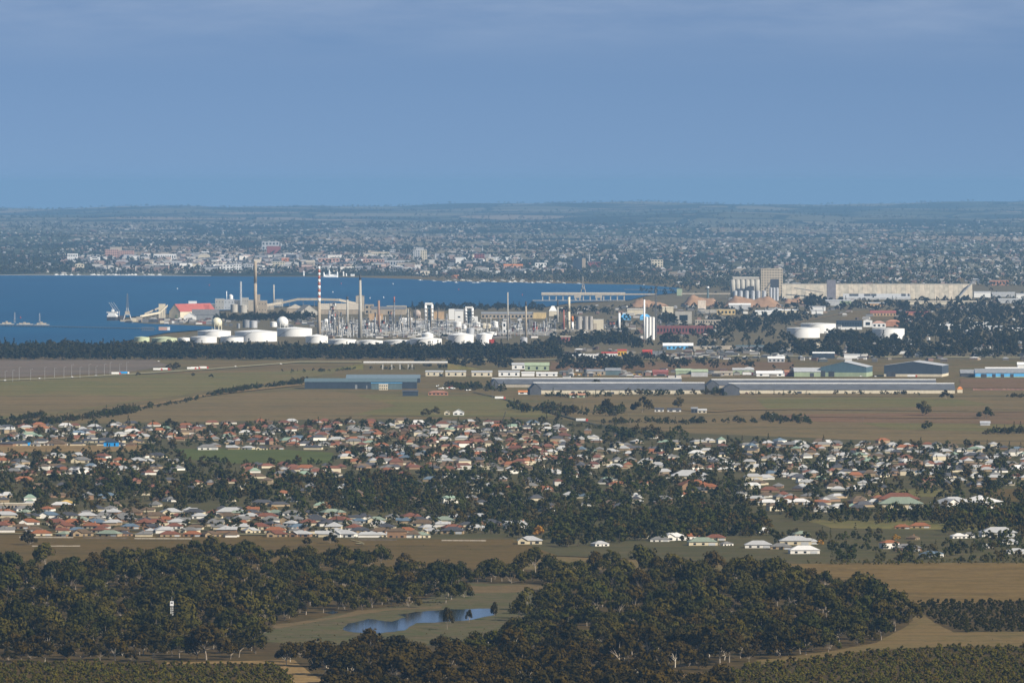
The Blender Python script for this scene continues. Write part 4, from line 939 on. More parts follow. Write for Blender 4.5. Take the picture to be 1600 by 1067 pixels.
bld('pump_house', 'white end bay of the small pump house', 'building', 261.3, 265, 517.5, 511, WHITE, CONC, None, 14, 'flat')

# ================================================================ REFINERY
PALEG = M('pale_green_tank', (0.50, 0.56, 0.36), 0.6, 0.08)
tank('pale green tank at the left end of the tank farm', 209, 233, 534, 527.3, PALEG, 525.4)
tank('wide pale green tank, second from the left end', 236, 276, 534.5, 528.5, PALEG, 525.2)
tank('low white tank behind the two pale green ones', 278, 296, 533, 528, WHITE, 527)
tank('grey-shadowed white tank with flat roof', 297, 338, 536, 526.5, WHITE, 524.5)
tank('wide white tank behind, left of the cream sphere foot', 308, 360, 527, 517.5, WHITE, 514.2)
tank('broad white tank in the front row right of the cream sphere', 366, 432, 534, 518.5, WHITE, 514.5)
tank('small grey-roofed tank before the broad white tank', 344, 380, 535, 526.5, WHITE, 524, roofm=GREY)
tank('long white tank in the second row left of the striped chimney', 432, 487, 526, 513.5, WHITE, 510.5)
tank('squat white tank at the foot of the striped chimney', 477, 512, 536, 525.5, WHITE, 521.5)
tank('flat white tank behind the front trees, right of the striped chimney', 512, 556, 538, 531, WHITE, 528.5)
tank('low white tank hidden by front trees under the tapered chimney', 556, 598, 538, 532.5, WHITE, 530.5)
tank('low white tank hidden by front trees, middle of the farm', 598, 646, 538.5, 532.5, WHITE, 530)
tank('wide white tank before the first white frame', 640, 690, 539, 529.5, WHITE, 526)
tank('tall domed white tank behind the wide one', 659, 677, 531, 522, WHITE, 517.5, stair=False)
tank('big white tank with peaked roof in front of the white towers', 700, 740, 540, 523.5, WHITE, 518.2)
tank('bright white round tank beside the red pump box', 744, 768.5, 540.5, 522.3, WHITE, 519)
tank('white tank with flat lid behind the bright round one', 760, 776, 527, 519.5, WHITE, 517.5, stair=False)
tank('grey steel tank between the two big white tanks', 729, 741, 528, 513.5, SILVER, 512.3, stair=False)
tank('small grey steel tank near the front trees', 813, 824, 540, 527.3, SILVER, 526.2, stair=False)
tank('grey silver tank behind the broad white tank, left', 379, 390, 512, 500.5, GREY, 499.5, stair=False)
tank('grey silver tank behind the broad white tank, right', 389.5, 402, 512.5, 501.5, SILVER, 500.5, stair=False)
tank('small white drum tank left of the white sphere', 422, 433, 511, 503.5, WHITE, 502, stair=False)
tank('small dark drum tank left of the grey silver pair', 370, 375, 513, 505.5, GREY, 504.8, stair=False)
for i, (a, b_, yb, ye, mt) in enumerate(((708.5, 721, 513, 503, WHITE), (740, 751, 511, 504, WHITE), (752, 760, 513, 506, CREAM), (769.5, 778.5, 512, 503, WHITE), (722, 729, 514, 508.5, WHITE), (760.5, 767, 513, 507, CREAM), (693, 700, 514, 506, SILVER))):
    tank('%s small process tank from the left among the white towers' % ordinal(i+1), a, b_, yb, ye, mt, ye-1.6, 'small process tanks', stair=False, n=18)
def sphere(lab, px, yb, yt, rpx, mat):
    t_, m = px_thing('gas_sphere', lab, 'sphere tank', px, yb); r = rpx*m; zc = (yb-yt)*m-r
    part('shell', MB().ball(0, 0, zc, r, 24), mat, t_, True)
    for i in range(8):
        a = 2*math.pi*(i+.5)/8; part('leg', MB().cyl(math.cos(a)*r*.96, math.sin(a)*r*.96, -.5, zc, .55, None, 6), mat, t_)
    part('platform', MB().cyl(0, 0, zc+r*.97, zc+r*1.05, r*.22, None, 8), STEEL, t_)
    s_ = MB(); s_.bar((r*.35, -r*.94, zc-r*.2), (r*.3, -r*.3, zc+r*.93), .35); part('stair', s_, STEEL, t_)
sphere('cream gas sphere on legs above the tank farm', 338.8, 517, 496, 8.3, M('cream_tank', (0.74, 0.70, 0.52), .5, .08))
sphere('white gas sphere behind the long white tank', 441.5, 515, 494.5, 9.2, WHITE)
sphere('small white gas sphere right of the striped chimney', 509.5, 513, 498, 4.2, WHITE)
sphere('grey-brown sphere behind the process columns', 651.5, 507, 484, 6.2, M('dull_pink_tank', (0.40, 0.33, 0.28)))
# chimneys of the refinery
W_, R_S = WHITE, RSTRIPE
stack('tall chimney with red and white bands', 498.6, 412.5, 531, 3.5, 6.0, TAN, (3.5, DSTEEL), bands=[(416, 421.7, W_), (421.7, 426.2, R_S), (426.2, 431, W_), (431, 436.2, R_S), (436.2, 441.5, W_), (441.5, 446, R_S), (446, 452, W_), (452, 456.5, R_S), (456.5, 462.3, W_), (462.3, 465.6, R_S), (465.6, 472.3, W_)])
stack('tall tapered concrete chimney with black top', 562.8, 429.5, 528, 3.0, 7.4, CONC, (8.3, DSTEEL))
stack('grey chimney with dark top left of the tapered one', 542.8, 463.5, 519, 3.1, 3.9, CONC, (4.6, DSTEEL))
stack('rusty brown chimney right of the tapered one', 591.8, 469.5, 520, 3.6, 4.4, M('rusty_brown', (0.28, 0.18, 0.13)))
stack('thin red-topped column with platforms in the refinery', 616, 463.5, 520, 1.8, 3.0, STEEL, (9, RSTRIPE), rings=4)
stack('slim pale chimney right of the white towers', 793.4, 457, 532, 1.9, 3.0, CONC, rings=1)
stack('tan chimney with black top right of the slim pale one', 821.8, 471, 530, 2.6, 3.4, TAN, (7.2, DSTEEL))
stack('dark-topped thin chimney left of the cream flue', 871.4, 468.5, 506, 2.4, 3.0, CONC, (11, DSTEEL))
stack('thin brown chimney beside the cream flue', 881, 484, 515, 1.4, 3.2, RSTRIPE)
stack('thick cream flue with lattice foot', 889.1, 464, 520, 3.8, 4.4, CREAM, bands=[(464, 487, CREAM)], rings=2)
stack('short orange and white chimney right of the cream flue', 894.3, 494, 516, 3.4, 4.2, WHITE, bands=[(494, 503, ORANGE)])
stack('plain white flue between silos and works', 967.6, 489, 517, 3.6, 4.0, WHITE)
stack('tall white flue against the white silos', 1006.7, 465, 530, 2.6, 3.2, WHITE, (3, DSTEEL))
t_, m = px_thing('lattice_stack', 'tall dark lattice stack right of the white silos', 'chimney', 1024.8, 527)
part('frame', MB().lattice(0, 76*m, 1.6*m, 1.1*m, 16, .45), STEEL, t_); part('flue', MB().cyl(0, 0, 0, 77.5*m, .8*m, None, 10), CONC, t_); part('cap', MB().cyl(0, 0, 74*m, 78*m, 1.0*m, None, 10), DSTEEL, t_)
# two white U-shaped process frames
for lab, x0, x1, yt, yb in (('white upside-down U frame with dark gap, left', 663, 677, 473, 507), ('white arch-topped process tower, right', 726, 740, 479, 506)):
    t_, m = px_thing('process_tower', lab, 'process tower', (x0+x1)/2, yb); w_, h_ = (x1-x0)*m/2, (yb-yt)*m
    for s in (-1, 1): part('column', MB().cyl(s*w_*.72, 0, 0, h_*.93, w_*.28, None, 12), WHITE, t_, True)
    part('bridge', MB().box(-w_*.85, w_*.85, -3, 3, h_*.9, h_), WHITE, t_); part('core', MB().box(-w_*.4, w_*.4, 1, 5, 0, h_*.8), TEAL, t_)
    for k in range(4): part('platform', MB().box(-w_*1.1, w_*1.1, -4, 4, h_*(.18+.18*k), h_*(.18+.18*k)+.6), STEEL, t_)
bld('process_building', 'tall white box with dark parapet left of the white arch', 'building', 701, 710, 503, 482.5, WHITE, DGREY, None, 14, 'flat')
bld('process_building', 'white ribbed building beside the white arch', 'building', 710.5, 724, 505, 485.5, WHITE, LGREY, 483.5, 16, 'shed', wins=(1, 1), winsize=(.3, .12))
bld('process_building', 'white cube at the right foot of the white arch', 'building', 734, 746.6, 506, 494.3, WHITE, GREY, None, 14, 'flat', wins=(1, 1), winsize=(.15, .4))
bld('process_building', 'long white shed among the refinery columns', 'shed', 623.5, 644, 508, 499.5, WHITE, WHITE, 497, 20, 'gable_x', wins=(8, 1), winsize=(.3, .5))
bld('process_building', 'white gantry house at the foot of the slim pale chimney', 'building', 785, 791, 523, 503, WHITE, LGREY, None, 10, 'flat', wins=(1, 2))
bld('process_building', 'cream slab with dark slot beside the dark silos', 'building', 927, 943, 520, 499.5, CREAM, WHITE, None, 20, 'flat', door=[(.0, .35, .72)], dmat=BEIGE)
bld('pump_box', 'red pump box beside the bright round tank', 'pump house', 764, 773, 541, 530.5, RED, RED, None, 8, 'flat')
bld('works_office', 'dull red low building at the edge of the refinery', 'building', 868, 900, 534, 526.5, RBRICK, BEIGE, 525, 15, 'gable_x', wins=(6, 1))
# process columns, steel frames and pipe racks
rr = random.Random(44)
colx = sorted(rr.uniform(508, 700) for _ in range(46))+sorted(rr.uniform(778, 868) for _ in range(20))
for i, px in enumerate(colx):
    yb = rr.uniform(514, 527); tall = rr.choice((8, 12, 16, 20, 24, 30, 38)) if px < 700 else rr.choice((8, 10, 14, 18, 22))
    t_, m = px_thing('process_column', '%s slim steel process column from the left in the refinery' % ordinal(i+1), 'process column', px, yb, 'process columns of the refinery')
    r = rr.uniform(.5, 1.5)*m; h_ = tall*m; mt = rr.choice((SILVER, STEEL, STEEL, LGREY, TAN, DSTEEL, CONC))
    part('vessel', MB().cyl(0, 0, 0, h_, r, None, 10).ball(0, 0, h_, r, 10, rz=r*.6), mt, t_, True)
    for k in range(1+int(tall/9)): part('platform', MB().cyl(0, 0, h_*(k+1)/(2+int(tall/9)), h_*(k+1)/(2+int(tall/9))+.5, r*1.8, None, 8), STEEL, t_)
    part('ladder', MB().bar((r*.3, -r*1.15, 0), (r*.3, -r*1.15, h_), .3), STEEL, t_)
frx = [(515, 525, 473, 515), (526, 534, 488, 514), (546, 556, 500, 522), (568, 578, 497, 520), (596, 606, 500, 518), (606, 614, 486, 517), (619, 628, 495, 519), (632, 650, 505, 518), (680, 700, 502, 516), (534, 545, 508, 525), (800, 812, 505, 524), (824, 840, 503, 522), (842, 866, 505, 524), (945, 962, 502, 522), (560, 600, 512, 526), (1030, 1034, 500, 520)]
for i, (x0, x1, yt, yb) in enumerate(frx):
    t_, m = px_thing('steel_frame', '%s open steel process frame from the left in the refinery' % ordinal(i+1), 'steel frame', (x0+x1)/2, yb, 'steel process frames')
    w_, h_, d = (x1-x0)*m/2, (yb-yt)*m, 9.0; nx = max(2, int((x1-x0)/4)); nz = max(2, int((yb-yt)/5)); fr = MB()
    for a_ in range(nx+1):
        for y in (0, d): fr.bar((lerp(-w_, w_, a_/nx), y, 0), (lerp(-w_, w_, a_/nx), y, h_), .35)
    part('column_grid', fr, STEEL, t_)['kind'] = 'stuff'
    for k in range(nz):
        z = h_*(k+1)/nz; part('floor', MB().box(-w_, w_, 0, d, z-.4, z), rr.choice((STEEL, DSTEEL, CONC)), t_)
        for _ in range(2):
            cx_ = rr.uniform(-.8, .8)*w_; part('vessel', MB().cyl(cx_, d/2, z-h_/nz+.1, z-.5, min(w_*.3, 2.6), None, 8), rr.choice((SILVER, DSTEEL, WHITE, RSTRIPE, STEEL)), t_)
for i, (x0, x1, yb, yt) in enumerate(((500, 560, 523, 517), (556, 640, 524, 518), (630, 706, 520, 512), (776, 868, 526, 519), (860, 960, 522, 515), (640, 710, 503, 499), (690, 800, 531, 526))):
    t_, m = px_thing('pipe_rack', '%s long pipe rack from the left between tanks and columns' % ordinal(i+1), 'pipe rack', (x0+x1)/2, yb, 'pipe racks')
    w_, h_ = (x1-x0)*m/2, (yb-yt)*m
    for k in range(3): part('pipe', MB().box(-w_, w_, -2+k*1.6, -1+k*1.6, h_*(.55+.18*k), h_*(.55+.18*k)+.8), rr.choice((SILVER, STEEL, LGREY, BEIGE)), t_)
    n = max(3, int((x1-x0)/7)); tr = MB()
    for k in range(n+1): tr.bar((lerp(-w_, w_, k/n), -2, 0), (lerp(-w_, w_, k/n), -2, h_), .3)
    part('post_row', tr, STEEL, t_)['kind'] = 'stuff'

# the tangle of pipes, ladders and small vessels that fills the refinery
hb = MB(); rp = random.Random(17); q0 = G(600, 518)
for _ in range(1500):
    px = rp.uniform(502, 705) if rp.random() < .7 else rp.uniform(700, 868); p = G(px, rp.uniform(508, 528))-q0; m = mpp(p.y+q0.y)
    if rp.random() < .6:
        h_ = rp.choice((3, 4, 5, 6, 8, 11, 15))*m; hb.bar(p, p+Vector((0, 0, h_)), rp.uniform(.25, .8), rp.randrange(4))
    else:
        z = rp.uniform(2, 9)*m; l_ = rp.uniform(3, 14)*m; hb.bar(p+Vector((-l_/2, 0, z)), p+Vector((l_/2, rp.uniform(-8, 8), z)), rp.uniform(.3, .9), rp.randrange(4))
o = put('refinery_pipework', hb.mesh('refinery_pipework', SILVER, LGREY, STEEL, WHITE), None, q0); o['kind'] = 'stuff'; o['label'] = 'tangle of pale pipes and ladders in the refinery'

# ================================================================ GRAIN TERMINAL AND WORKS RIGHT OF THE BAY
# roofed shiploading pier
t_ = thing('shiploading_pier', 'long roofed shiploading pier on legs over the bay', 'pier', G(911, 471)); m = mpp(t_.location.y)
x0_, x1_ = -65*m, 113*m
part('roof', MB().prismx([(-7, 9.5*m), (7, 9.5*m), (7, 12.2*m), (0, 14*m), (-7, 12.2*m)], x0_, 66*m), BEIGE, t_)
part('gallery', MB().box(66.2*m, x1_, -4, 4, 10.2*m, 12.2*m), BEIGE, t_)
part('deck', MB().box(x0_-14*m, 66*m, -9, 9, 1.6, 3.4), CONC, t_)
lg = MB().box(-1.4, 1.4, -5, 5, -2, 9.5*m).mesh('leg', CONC)
for i in range(13): put('leg', lg, t_, (lerp(x0_+3, 66*m-3, i/12), 0, 0))
for x_ in (-9, 24): part('loader', MB().box((x_-5)*m, (x_+6)*m, -8, 8, 5.5*m, 10*m).box((x_-4)*m, (x_-2)*m, -8, 8, 2, 5.5*m).box((x_+3)*m, (x_+5)*m, -8, 8, 2, 5.5*m), BEIGE, t_)
t_, m = px_thing('gantry_crane', 'tan A-frame gantry crane standing on the shiploading pier', 'crane', 911, 458)
fr = MB()
for s in (-1, 1): fr.bar((s*3.8*m, -4, 0), (s*1.0*m, 0, 13*m), 1.3).bar((s*3.8*m, 6, 0), (s*1.0*m, 2, 13*m), 1.3)
part('legs_frame', fr.box(-2.5*m, 2.5*m, -3, 4, 6*m, 7*m), TAN, t_)['kind'] = 'stuff'
part('mast', MB().lattice(13*m, 26*m, 1.3*m, .9*m, 5, .5), TAN, t_); part('house', MB().box(-1.6*m, 1.6*m, -4, 3, 7*m, 10*m), GREY, t_)
gallery('far_pier', 'thin pale pier line across the far bay', [(975, 454.5, 1.5), (1057, 455, 1.5)], 5, 2, CONC, 10)
bld('transfer_tower', 'pale green transfer tower at the end of the grain conveyor', 'tower', 1057.5, 1066, 462, 451.5, PGREEN, PGREEN, None, 12, 'flat')
gallery('grain_conveyor', 'level tan conveyor from the green tower to the silos', [(1064, 466, 6), (1100, 466, 6), (1150, 466, 6)], 6, 3.5, BEIGE, 9)
# silos
t_, m = px_thing('grain_silos', 'block of tall concrete grain silos left of the headhouse', 'silo block', 1165, 467)
for i, x_ in enumerate((-19.5, -12, -4.5, 3, 10.5, 18)):
    part('bin', MB().cyl(x_*m, 6, 0, 30*m, 4.1*m, None, 14), CONC, t_, True)
part('top_house', MB().prismx([(0, 30*m), (14, 30*m), (14, 33*m), (7, 34.4*m), (0, 33*m)], -20*m, 21*m), CONC, t_)
part('dark_panel', MB().box(-14*m, -3*m, -9, -3, 4*m, 16*m).box(3*m, 13*m, -9, -3, 6*m, 20*m), DGREY, t_)
HEADH = M('headhouse_concrete', (0.50, 0.43, 0.32), .85, .08)
bld('headhouse', 'tall square concrete headhouse with window grid', 'silo tower', 1189, 1223, 465, 420, HEADH, HEADH, None, 30, 'flat', wins=(8, 11), winsize=(.48, .42))
bld('grain_annex', 'charcoal annex leaning against the headhouse', 'building', 1204, 1217, 468.5, 436.5, DGREY, DGREY, None, 14, 'flat')
gallery('grain_elevator', 'dark sloping elevator beside the charcoal annex', [(1194.5, 469, 14), (1206, 469, 30)], 4, 4, DGREY, 2)
for i, x_ in enumerate((1149, 1157.5, 1167, 1176.5, 1185, 1194)):
    tank('%s small steel grain bin from the left at the silo foot' % ordinal(i+1), x_-3.2, x_+3.2, 470, 455, SILVER, 453.5, 'small steel grain bins', stair=False, name='grain_bin', n=14)
for i, x_ in enumerate((1204.5, 1209.5, 1214.5)):
    tank('%s tall steel grain bin from the left under the charcoal annex' % ordinal(i+1), x_-2.3, x_+2.3, 470, 450, SILVER, 449, 'tall steel grain bins', stair=False, name='grain_bin', n=14)
bld('grain_annex', 'grey block right of the headhouse', 'building', 1237, 1251, 464, 441.5, GREY, GREY, None, 14, 'flat')
bld('grain_annex', 'white plant house with dark fan right of the headhouse', 'building', 1235, 1243, 466, 457, WHITE, WHITE, None, 10, 'flat')
# the very long grain store: sloping pale front
t_, m = px_thing('grain_store', 'very long pale concrete grain store with sloping front', 'grain store', 1371, 468)
w_ = 149*m
fr = MB(); npan = 40
for i in range(npan):
    a_, b2 = lerp(-w_, w_, i/npan)+.15, lerp(-w_, w_, (i+1)/npan)-.15
    part('roof_panel', MB().prismx([(0, 0), (60, 0), (60, 2), (34, 23.5*m), (30, 23.5*m), (0, 3)], a_, b2), M('store_panel_%d' % (i % 3), [(0.42, 0.375, 0.29), (0.385, 0.35, 0.275), (0.45, 0.395, 0.305)][i % 3], .85, .22, .12), t_)
part('ridge', MB().box(-w_, w_, 29, 35, 23.5*m, 24.6*m), CONC, t_)
part('lean_to', MB().prismx([(-30, 0), (-3, 0), (-3, 9*m), (-30, 3*m)], -54*m, 51*m), LGREY, t_)
for x_, w2 in ((-44, 6), (-38, 8), (-21, 10), (-10, 8), (37, 7), (47, 3)): part('lean_to_panel', MB().add([(x_*m, -20, 5.6*m), ((x_+w2)*m, -20, 5.6*m), ((x_+w2)*m, -4, 9.0*m), (x_*m, -4, 9.0*m)], [(0, 1, 2, 3)]), DGREY, t_)
part('side_conveyor', MB().bar((123*m, -8, 0), (149*m, 4, 27*m), 2.2).bar((149*m, 4, 27*m), (149*m, 20, 26*m), 2.0), GREY, t_)
part('side_conveyor', MB().bar((-130*m, -6, 18*m), (-84*m, -8, 11*m), 1.4), STEEL, t_)
bld('elevator_tower', 'grey sheet tower standing against the long grain store', 'tower', 1292, 1306, 469, 437.5, M('mauve_grey_sheet', (0.20, 0.19, 0.21)), GREY, None, 14, 'flat')
bld('long_wall_shed', 'low cream shed in front of the grain store, right', 'shed', 1420, 1526, 476, 471.5, CREAM, BEIGE, 470, 15, 'gable_x')
for i, (a, b_, yb, yt, mt) in enumerate(sorted(((1522, 1548, 465, 457, WHITE), (1550, 1586, 464, 458, LGREY), (1588, 1640, 466, 460, WHITE), (1560, 1600, 474, 468, LGREY), (1352, 1382, 479, 474, M('orange_tan', (0.48, 0.33, 0.18))), (1290, 1312, 478, 470, LGREY), (1265, 1290, 486, 480, WHITE), (1268, 1286, 491, 485.5, WHITE), (1236, 1248, 490, 485, CREAM), (1308, 1330, 476, 470, PGREEN)), key=lambda q_: q_[0])):
    bld('works_shed', '%s pale works shed from the left around the grain store' % ordinal(i+1), 'shed', a, b_, yb, yt, mt, LGREY, yt-1.5, 18, 'gable_x', group='pale sheds around the grain store')
# wood-chip heaps
def heap(lab, x0, x1, yb, yt, d=60.0, seed=1):
    t_, m = px_thing('wood_chip_heap', lab, 'wood chips', (x0+x1)/2, yb); w_, h_ = (x1-x0)*m/2, (yb-yt)*m; r = random.Random(seed); hb = MB()
    nu, nv = 28, 9; vs = []
    for j in range(nv):
        for i in range(nu):
            u, v = i/(nu-1)*2-1, j/(nv-1)*2-1
            f = max(0.0, min(1.0, 2.2*(1-abs(u))))**.8*(.82+.18*math.cos(u*4+seed))*max(0.0, 1-abs(v))**.8
            vs.append((u*w_, d*(v+1)/2, h_*f*(1+r.uniform(-.08, .08)) - .2))
    hb.add(vs, [(j*nu+i, j*nu+i+1, (j+1)*nu+i+1, (j+1)*nu+i) for j in range(nv-1) for i in range(nu-1)])
    o = put('wood_chip_heap', hb.mesh('wood_chip_heap', CHIP, smooth=True), None, t_.location); tag(o, lab, 'wood chips'); bpy.data.objects.remove(t_, do_unlink=True)
heap('long orange wood-chip heap left of the lattice stack', 980, 1046, 480, 467.5, 60, 1)
heap('sloping wood-chip heap behind the white hopper', 1066, 1126, 478, 460.5, 60, 2)
heap('biggest orange wood-chip heap below the silos', 1130, 1222, 480, 460.5, 80, 3)
heap('small wood-chip heap with white hut right of the silos', 1225, 1256, 474, 464, 40, 4)
bld('hopper_house', 'tall white hopper house among the wood-chip heaps', 'building', 1090.5, 1103, 484, 470, M('pale_orange_white', (0.72, 0.62, 0.50)), WHITE, None, 12, 'flat')
t_, m = px_thing('sampling_tower', 'thin dark tower with white cap above the wood-chip heaps', 'tower', 1106, 470)
part('shaft', MB().cyl(0, 0, 0, 20*m, 2.2*m, .9*m, 8), TEAL, t_); part('cap', MB().cyl(0, 0, 20*m, 22.5*m, 2.3*m, 1.8*m, 10), WHITE, t_)
bld('domed_store', 'white curved-roof store below the biggest wood-chip heap', 'store', 1139, 1173, 484, 476.5, LGREY, WHITE, 474, 25, 'gable_x')
CB = [(1055, 1081, 506, 487, CONC, CONC, None, 'flat', (1, 1), 'grey-beige windowless cube right of the lattice stack'),
 (1026, 1114, 522, 509.5, M('maroon_brick', (0.20, 0.075, 0.07)), RBRICK, None, 'flat', (18, 1), 'long maroon brick building right of the lattice stack'),
 (1086, 1126, 512, 500, BEIGE, TAN, None, 'flat', (10, 2), 'old beige two-storey building behind the maroon one'),
 (1120, 1149, 492, 483.5, M('yellow_brick', (0.55, 0.42, 0.20)), BEIGE, None, 'flat', (5, 1), 'yellow brick works below the wood-chip heaps'),
 (980, 1008, 492, 484, CREAM, CONC, 482, 'gable_x', None, 'cream shed behind the white flue'),
 (1035, 1052, 490, 481, CREAM, CREAM, 479.5, 'gable_x', None, 'cream shed left of the white hopper house'),
 (1093, 1120, 489, 484, CONC, BEIGE, None, 'flat', None, 'low grey shed below the white hopper house'),
 (1180, 1216, 492, 486.5, WHITE, WHITE, 485, 'gable_x', None, 'long white shed below the silos'),
 (1216, 1240, 493, 485, CREAM, WHITE, 483.5, 'gable_x', (4, 1), 'cream and white shed right of the long white one'),
 (1196, 1222, 487, 482, LGREY, LGREY, None, 'flat', None, 'grey shed behind the long white one'),
 (1307, 1347, 511, 501, NAVY, DGREY, None, 'flat', (10, 1), 'dark glass-fronted block right of the white oil tanks'),
 (1310, 1347, 515, 511.5, WHITE, WHITE, None, 'flat', None, 'low white wall building below the dark block'),
 (1349, 1363, 511, 500.5, WHITE, WHITE, 499, 'gable_y', (1, 1), 'white square house with one dark opening by the oil tanks'),
 (1363, 1384, 512, 505, WHITE, PINKB, 501.5, 'hip', (3, 1), 'white house with pink roof right of the square house'),
 (1384, 1408, 510, 503, BRICK, BRICK, 499.5, 'hip', None, 'orange brick house among trees by the oil tanks'),
 (1360, 1400, 494, 489, M('orange_tan', (0.48, 0.33, 0.18)), RBRICK, 485.5, 'gable_x', (8, 1), 'long orange depot with dull red roof'),
 (1414, 1450, 494, 489, BRICK, RBRICK, 487, 'gable_x', None, 'orange shed right of the long orange depot'),
 (1464, 1501, 514, 508.5, WHITE, WHITE, 506.5, 'gable_x', (8, 1), 'long white factory at the right among trees'),
 (1517, 1546, 510, 505, WHITE, WHITE, 503.5, 'gable_x', (6, 1), 'white factory right of the long one'),
 (1537, 1567, 516, 511, WHITE, LGREY, 509, 'gable_x', (6, 1), 'second white factory right, nearer'),
 (1576, 1600, 517, 513, WHITE, WHITE, 512, 'gable_x', None, 'small white factory at the right edge'),
 (1269, 1284, 543.5, 538, CREAM, CREAM, 535, 'gable_y', (1, 1), 'cream gabled hut below the oil tanks'),
 (1294, 1310, 542, 538, WHITE, RED, 536.5, 'gable_x', None, 'white hut with red roof beside the cream one'),
 (1322, 1347, 542.5, 538.5, WHITE, LGREY, 537.5, 'gable_x', (5, 1), 'low white sheds right of the cream hut'),
 (1270, 1304, 560, 552, NAVY, WHITE, 550, 'gable_x', None, 'dark shed with white right end among trees'),
 (1319, 1344, 560, 554, WHITE, LGREY, 553, 'gable_x', None, 'plain white box shed behind the teal warehouse'),
 (1200, 1226, 566, 560, LGREY, WHITE, 557, 'gable_x', (4, 1), 'pale factory left of the dark shed'),
 (1120, 1146, 546, 540.5, BEIGE, TAN, None, 'flat', None, 'beige block behind the highway wall'),
 (1150, 1196, 547, 541, GREY, TEAL, 539.5, 'gable_x', (8, 1), 'grey-blue factory behind the highway wall'),
 (1075, 1120, 546, 541, BEIGE, GREY, None, 'flat', None, 'low beige building right of the blue-fronted hall'),
 (914, 940, 560, 554, WHITE, WHITE, None, 'flat', (6, 1), 'white roadhouse with long canopy, left part'),
 (940, 965, 560, 552, WHITE, RED, 550, 'gable_x', (6, 1), 'white roadhouse with red roof, middle part'),
 (965, 979, 557, 548, YELLOW, RED, 546, 'gable_x', (3, 1), 'yellow roadhouse restaurant with red roof'),
 (1004, 1019, 555, 549, RED, RED, 546.5, 'gable_x', (2, 1), 'bright red roadside shop with yellow sign'),
 (1020, 1036, 556, 550, GREY, GREY, 549, 'gable_x', None, 'grey shed right of the bright red shop'),
 (876, 913, 559, 556, LGREY, WHITE, 553, 'shed', None, 'low grey truck stop roof left of the roadhouse'),
 (1036, 1083, 546, 540, SKYBL, WHITE, 536, 'gable_x', (7, 1), 'bright blue hall with white roof behind the highway'),
 (1000, 1016, 500, 495, SKYBL, SKYBL, 491, 'hip', None, 'pale blue tent roof left of the white silos'),
 (970, 986, 500, 496, SKYBL, SKYBL, 490.5, 'hip', None, 'pale blue tent roof left of the other one'),
 (858, 870, 494, 486, CREAM, WHITE, 478, 'hip', None, 'pale domed store behind the thin chimneys'),
]
for x0, x1, yb, ye, wl, rf, yr, kind, wn, lab in CB:
    bld('factory' if (x1-x0) > 18 else 'small_shed', lab, 'building', x0, x1, yb, ye, wl, rf, yr, 20 if (x1-x0) > 18 else 12, kind, wins=wn)
part('sign', MB().box(-4, 4, -.6, -.3, 2.4, 4.6), YELLOW, [o for o in COL.objects if o.get('label', '').startswith('bright red roadside shop')][0])
for i, (x_, yt) in enumerate(((1010.5, 495.5), (1015.6, 495.5), (1020.6, 495.8))):
    tank('%s tall white silo from the left beside the tall white flue' % ordinal(i+1), x_-2.4, x_+2.4, 531, yt, WHITE, yt-.8, 'tall white silos', stair=False, name='silo', n=16)
for i, (x_, w2) in enumerate(((905, 4.6), (915.5, 4.6), (923, 3.4))):
    tank('%s grey silo from the left of the dark row' % ordinal(i+1), x_-w2, x_+w2, 517, 494.5, M('silo_grey', (0.33, 0.31, 0.28)), 493.8, 'grey silos', stair=False, name='silo', n=16)
tank('wide white oil tank, front of the pair', 1230, 1282, 528, 512.5, WHITE, 511.3)
tank('wide white oil tank, behind the front one', 1252, 1307, 521, 506, WHITE, 504.6)
tank('wide white oil tank standing alone to the right', 1364, 1414.5, 530, 513.8, WHITE, 512.5)

# the clutter of yards, huts and stacked goods between the works: too small and many to count
pl = []; rk = random.Random(88)
for x0, x1, y0, y1, n in ((870, 1130, 478, 535, 150), (1130, 1640, 470, 500, 110), (1300, 1640, 500, 556, 130), (500, 870, 500, 530, 170), (300, 500, 497, 512, 60), (190, 340, 499, 507, 40), (880, 1240, 546, 562, 110), (880, 1240, 580, 590, 80), (1240, 1640, 556, 566, 40), (1140, 1260, 464, 480, 40)):
    for _ in range(n):
        k = rk.uniform(.5, 1.1); c_ = rk.choice(HOUSE_TINT+[(0.55, 0.53, 0.48), (0.30, 0.22, 0.14), (0.62, 0.60, 0.57)])
        pl.append((G(rk.uniform(x0, x1), rk.uniform(y0, y1)), rk.uniform(4, 17), rk.uniform(4, 12), rk.uniform(2, 6), rk.uniform(.3, 2), rk.uniform(-.4, .4), mul(c_, k), mul(rk.choice(HOUSE_TINT), k)))
house_mass('works_clutter', pl, 'huts, containers and stacked goods between the works')
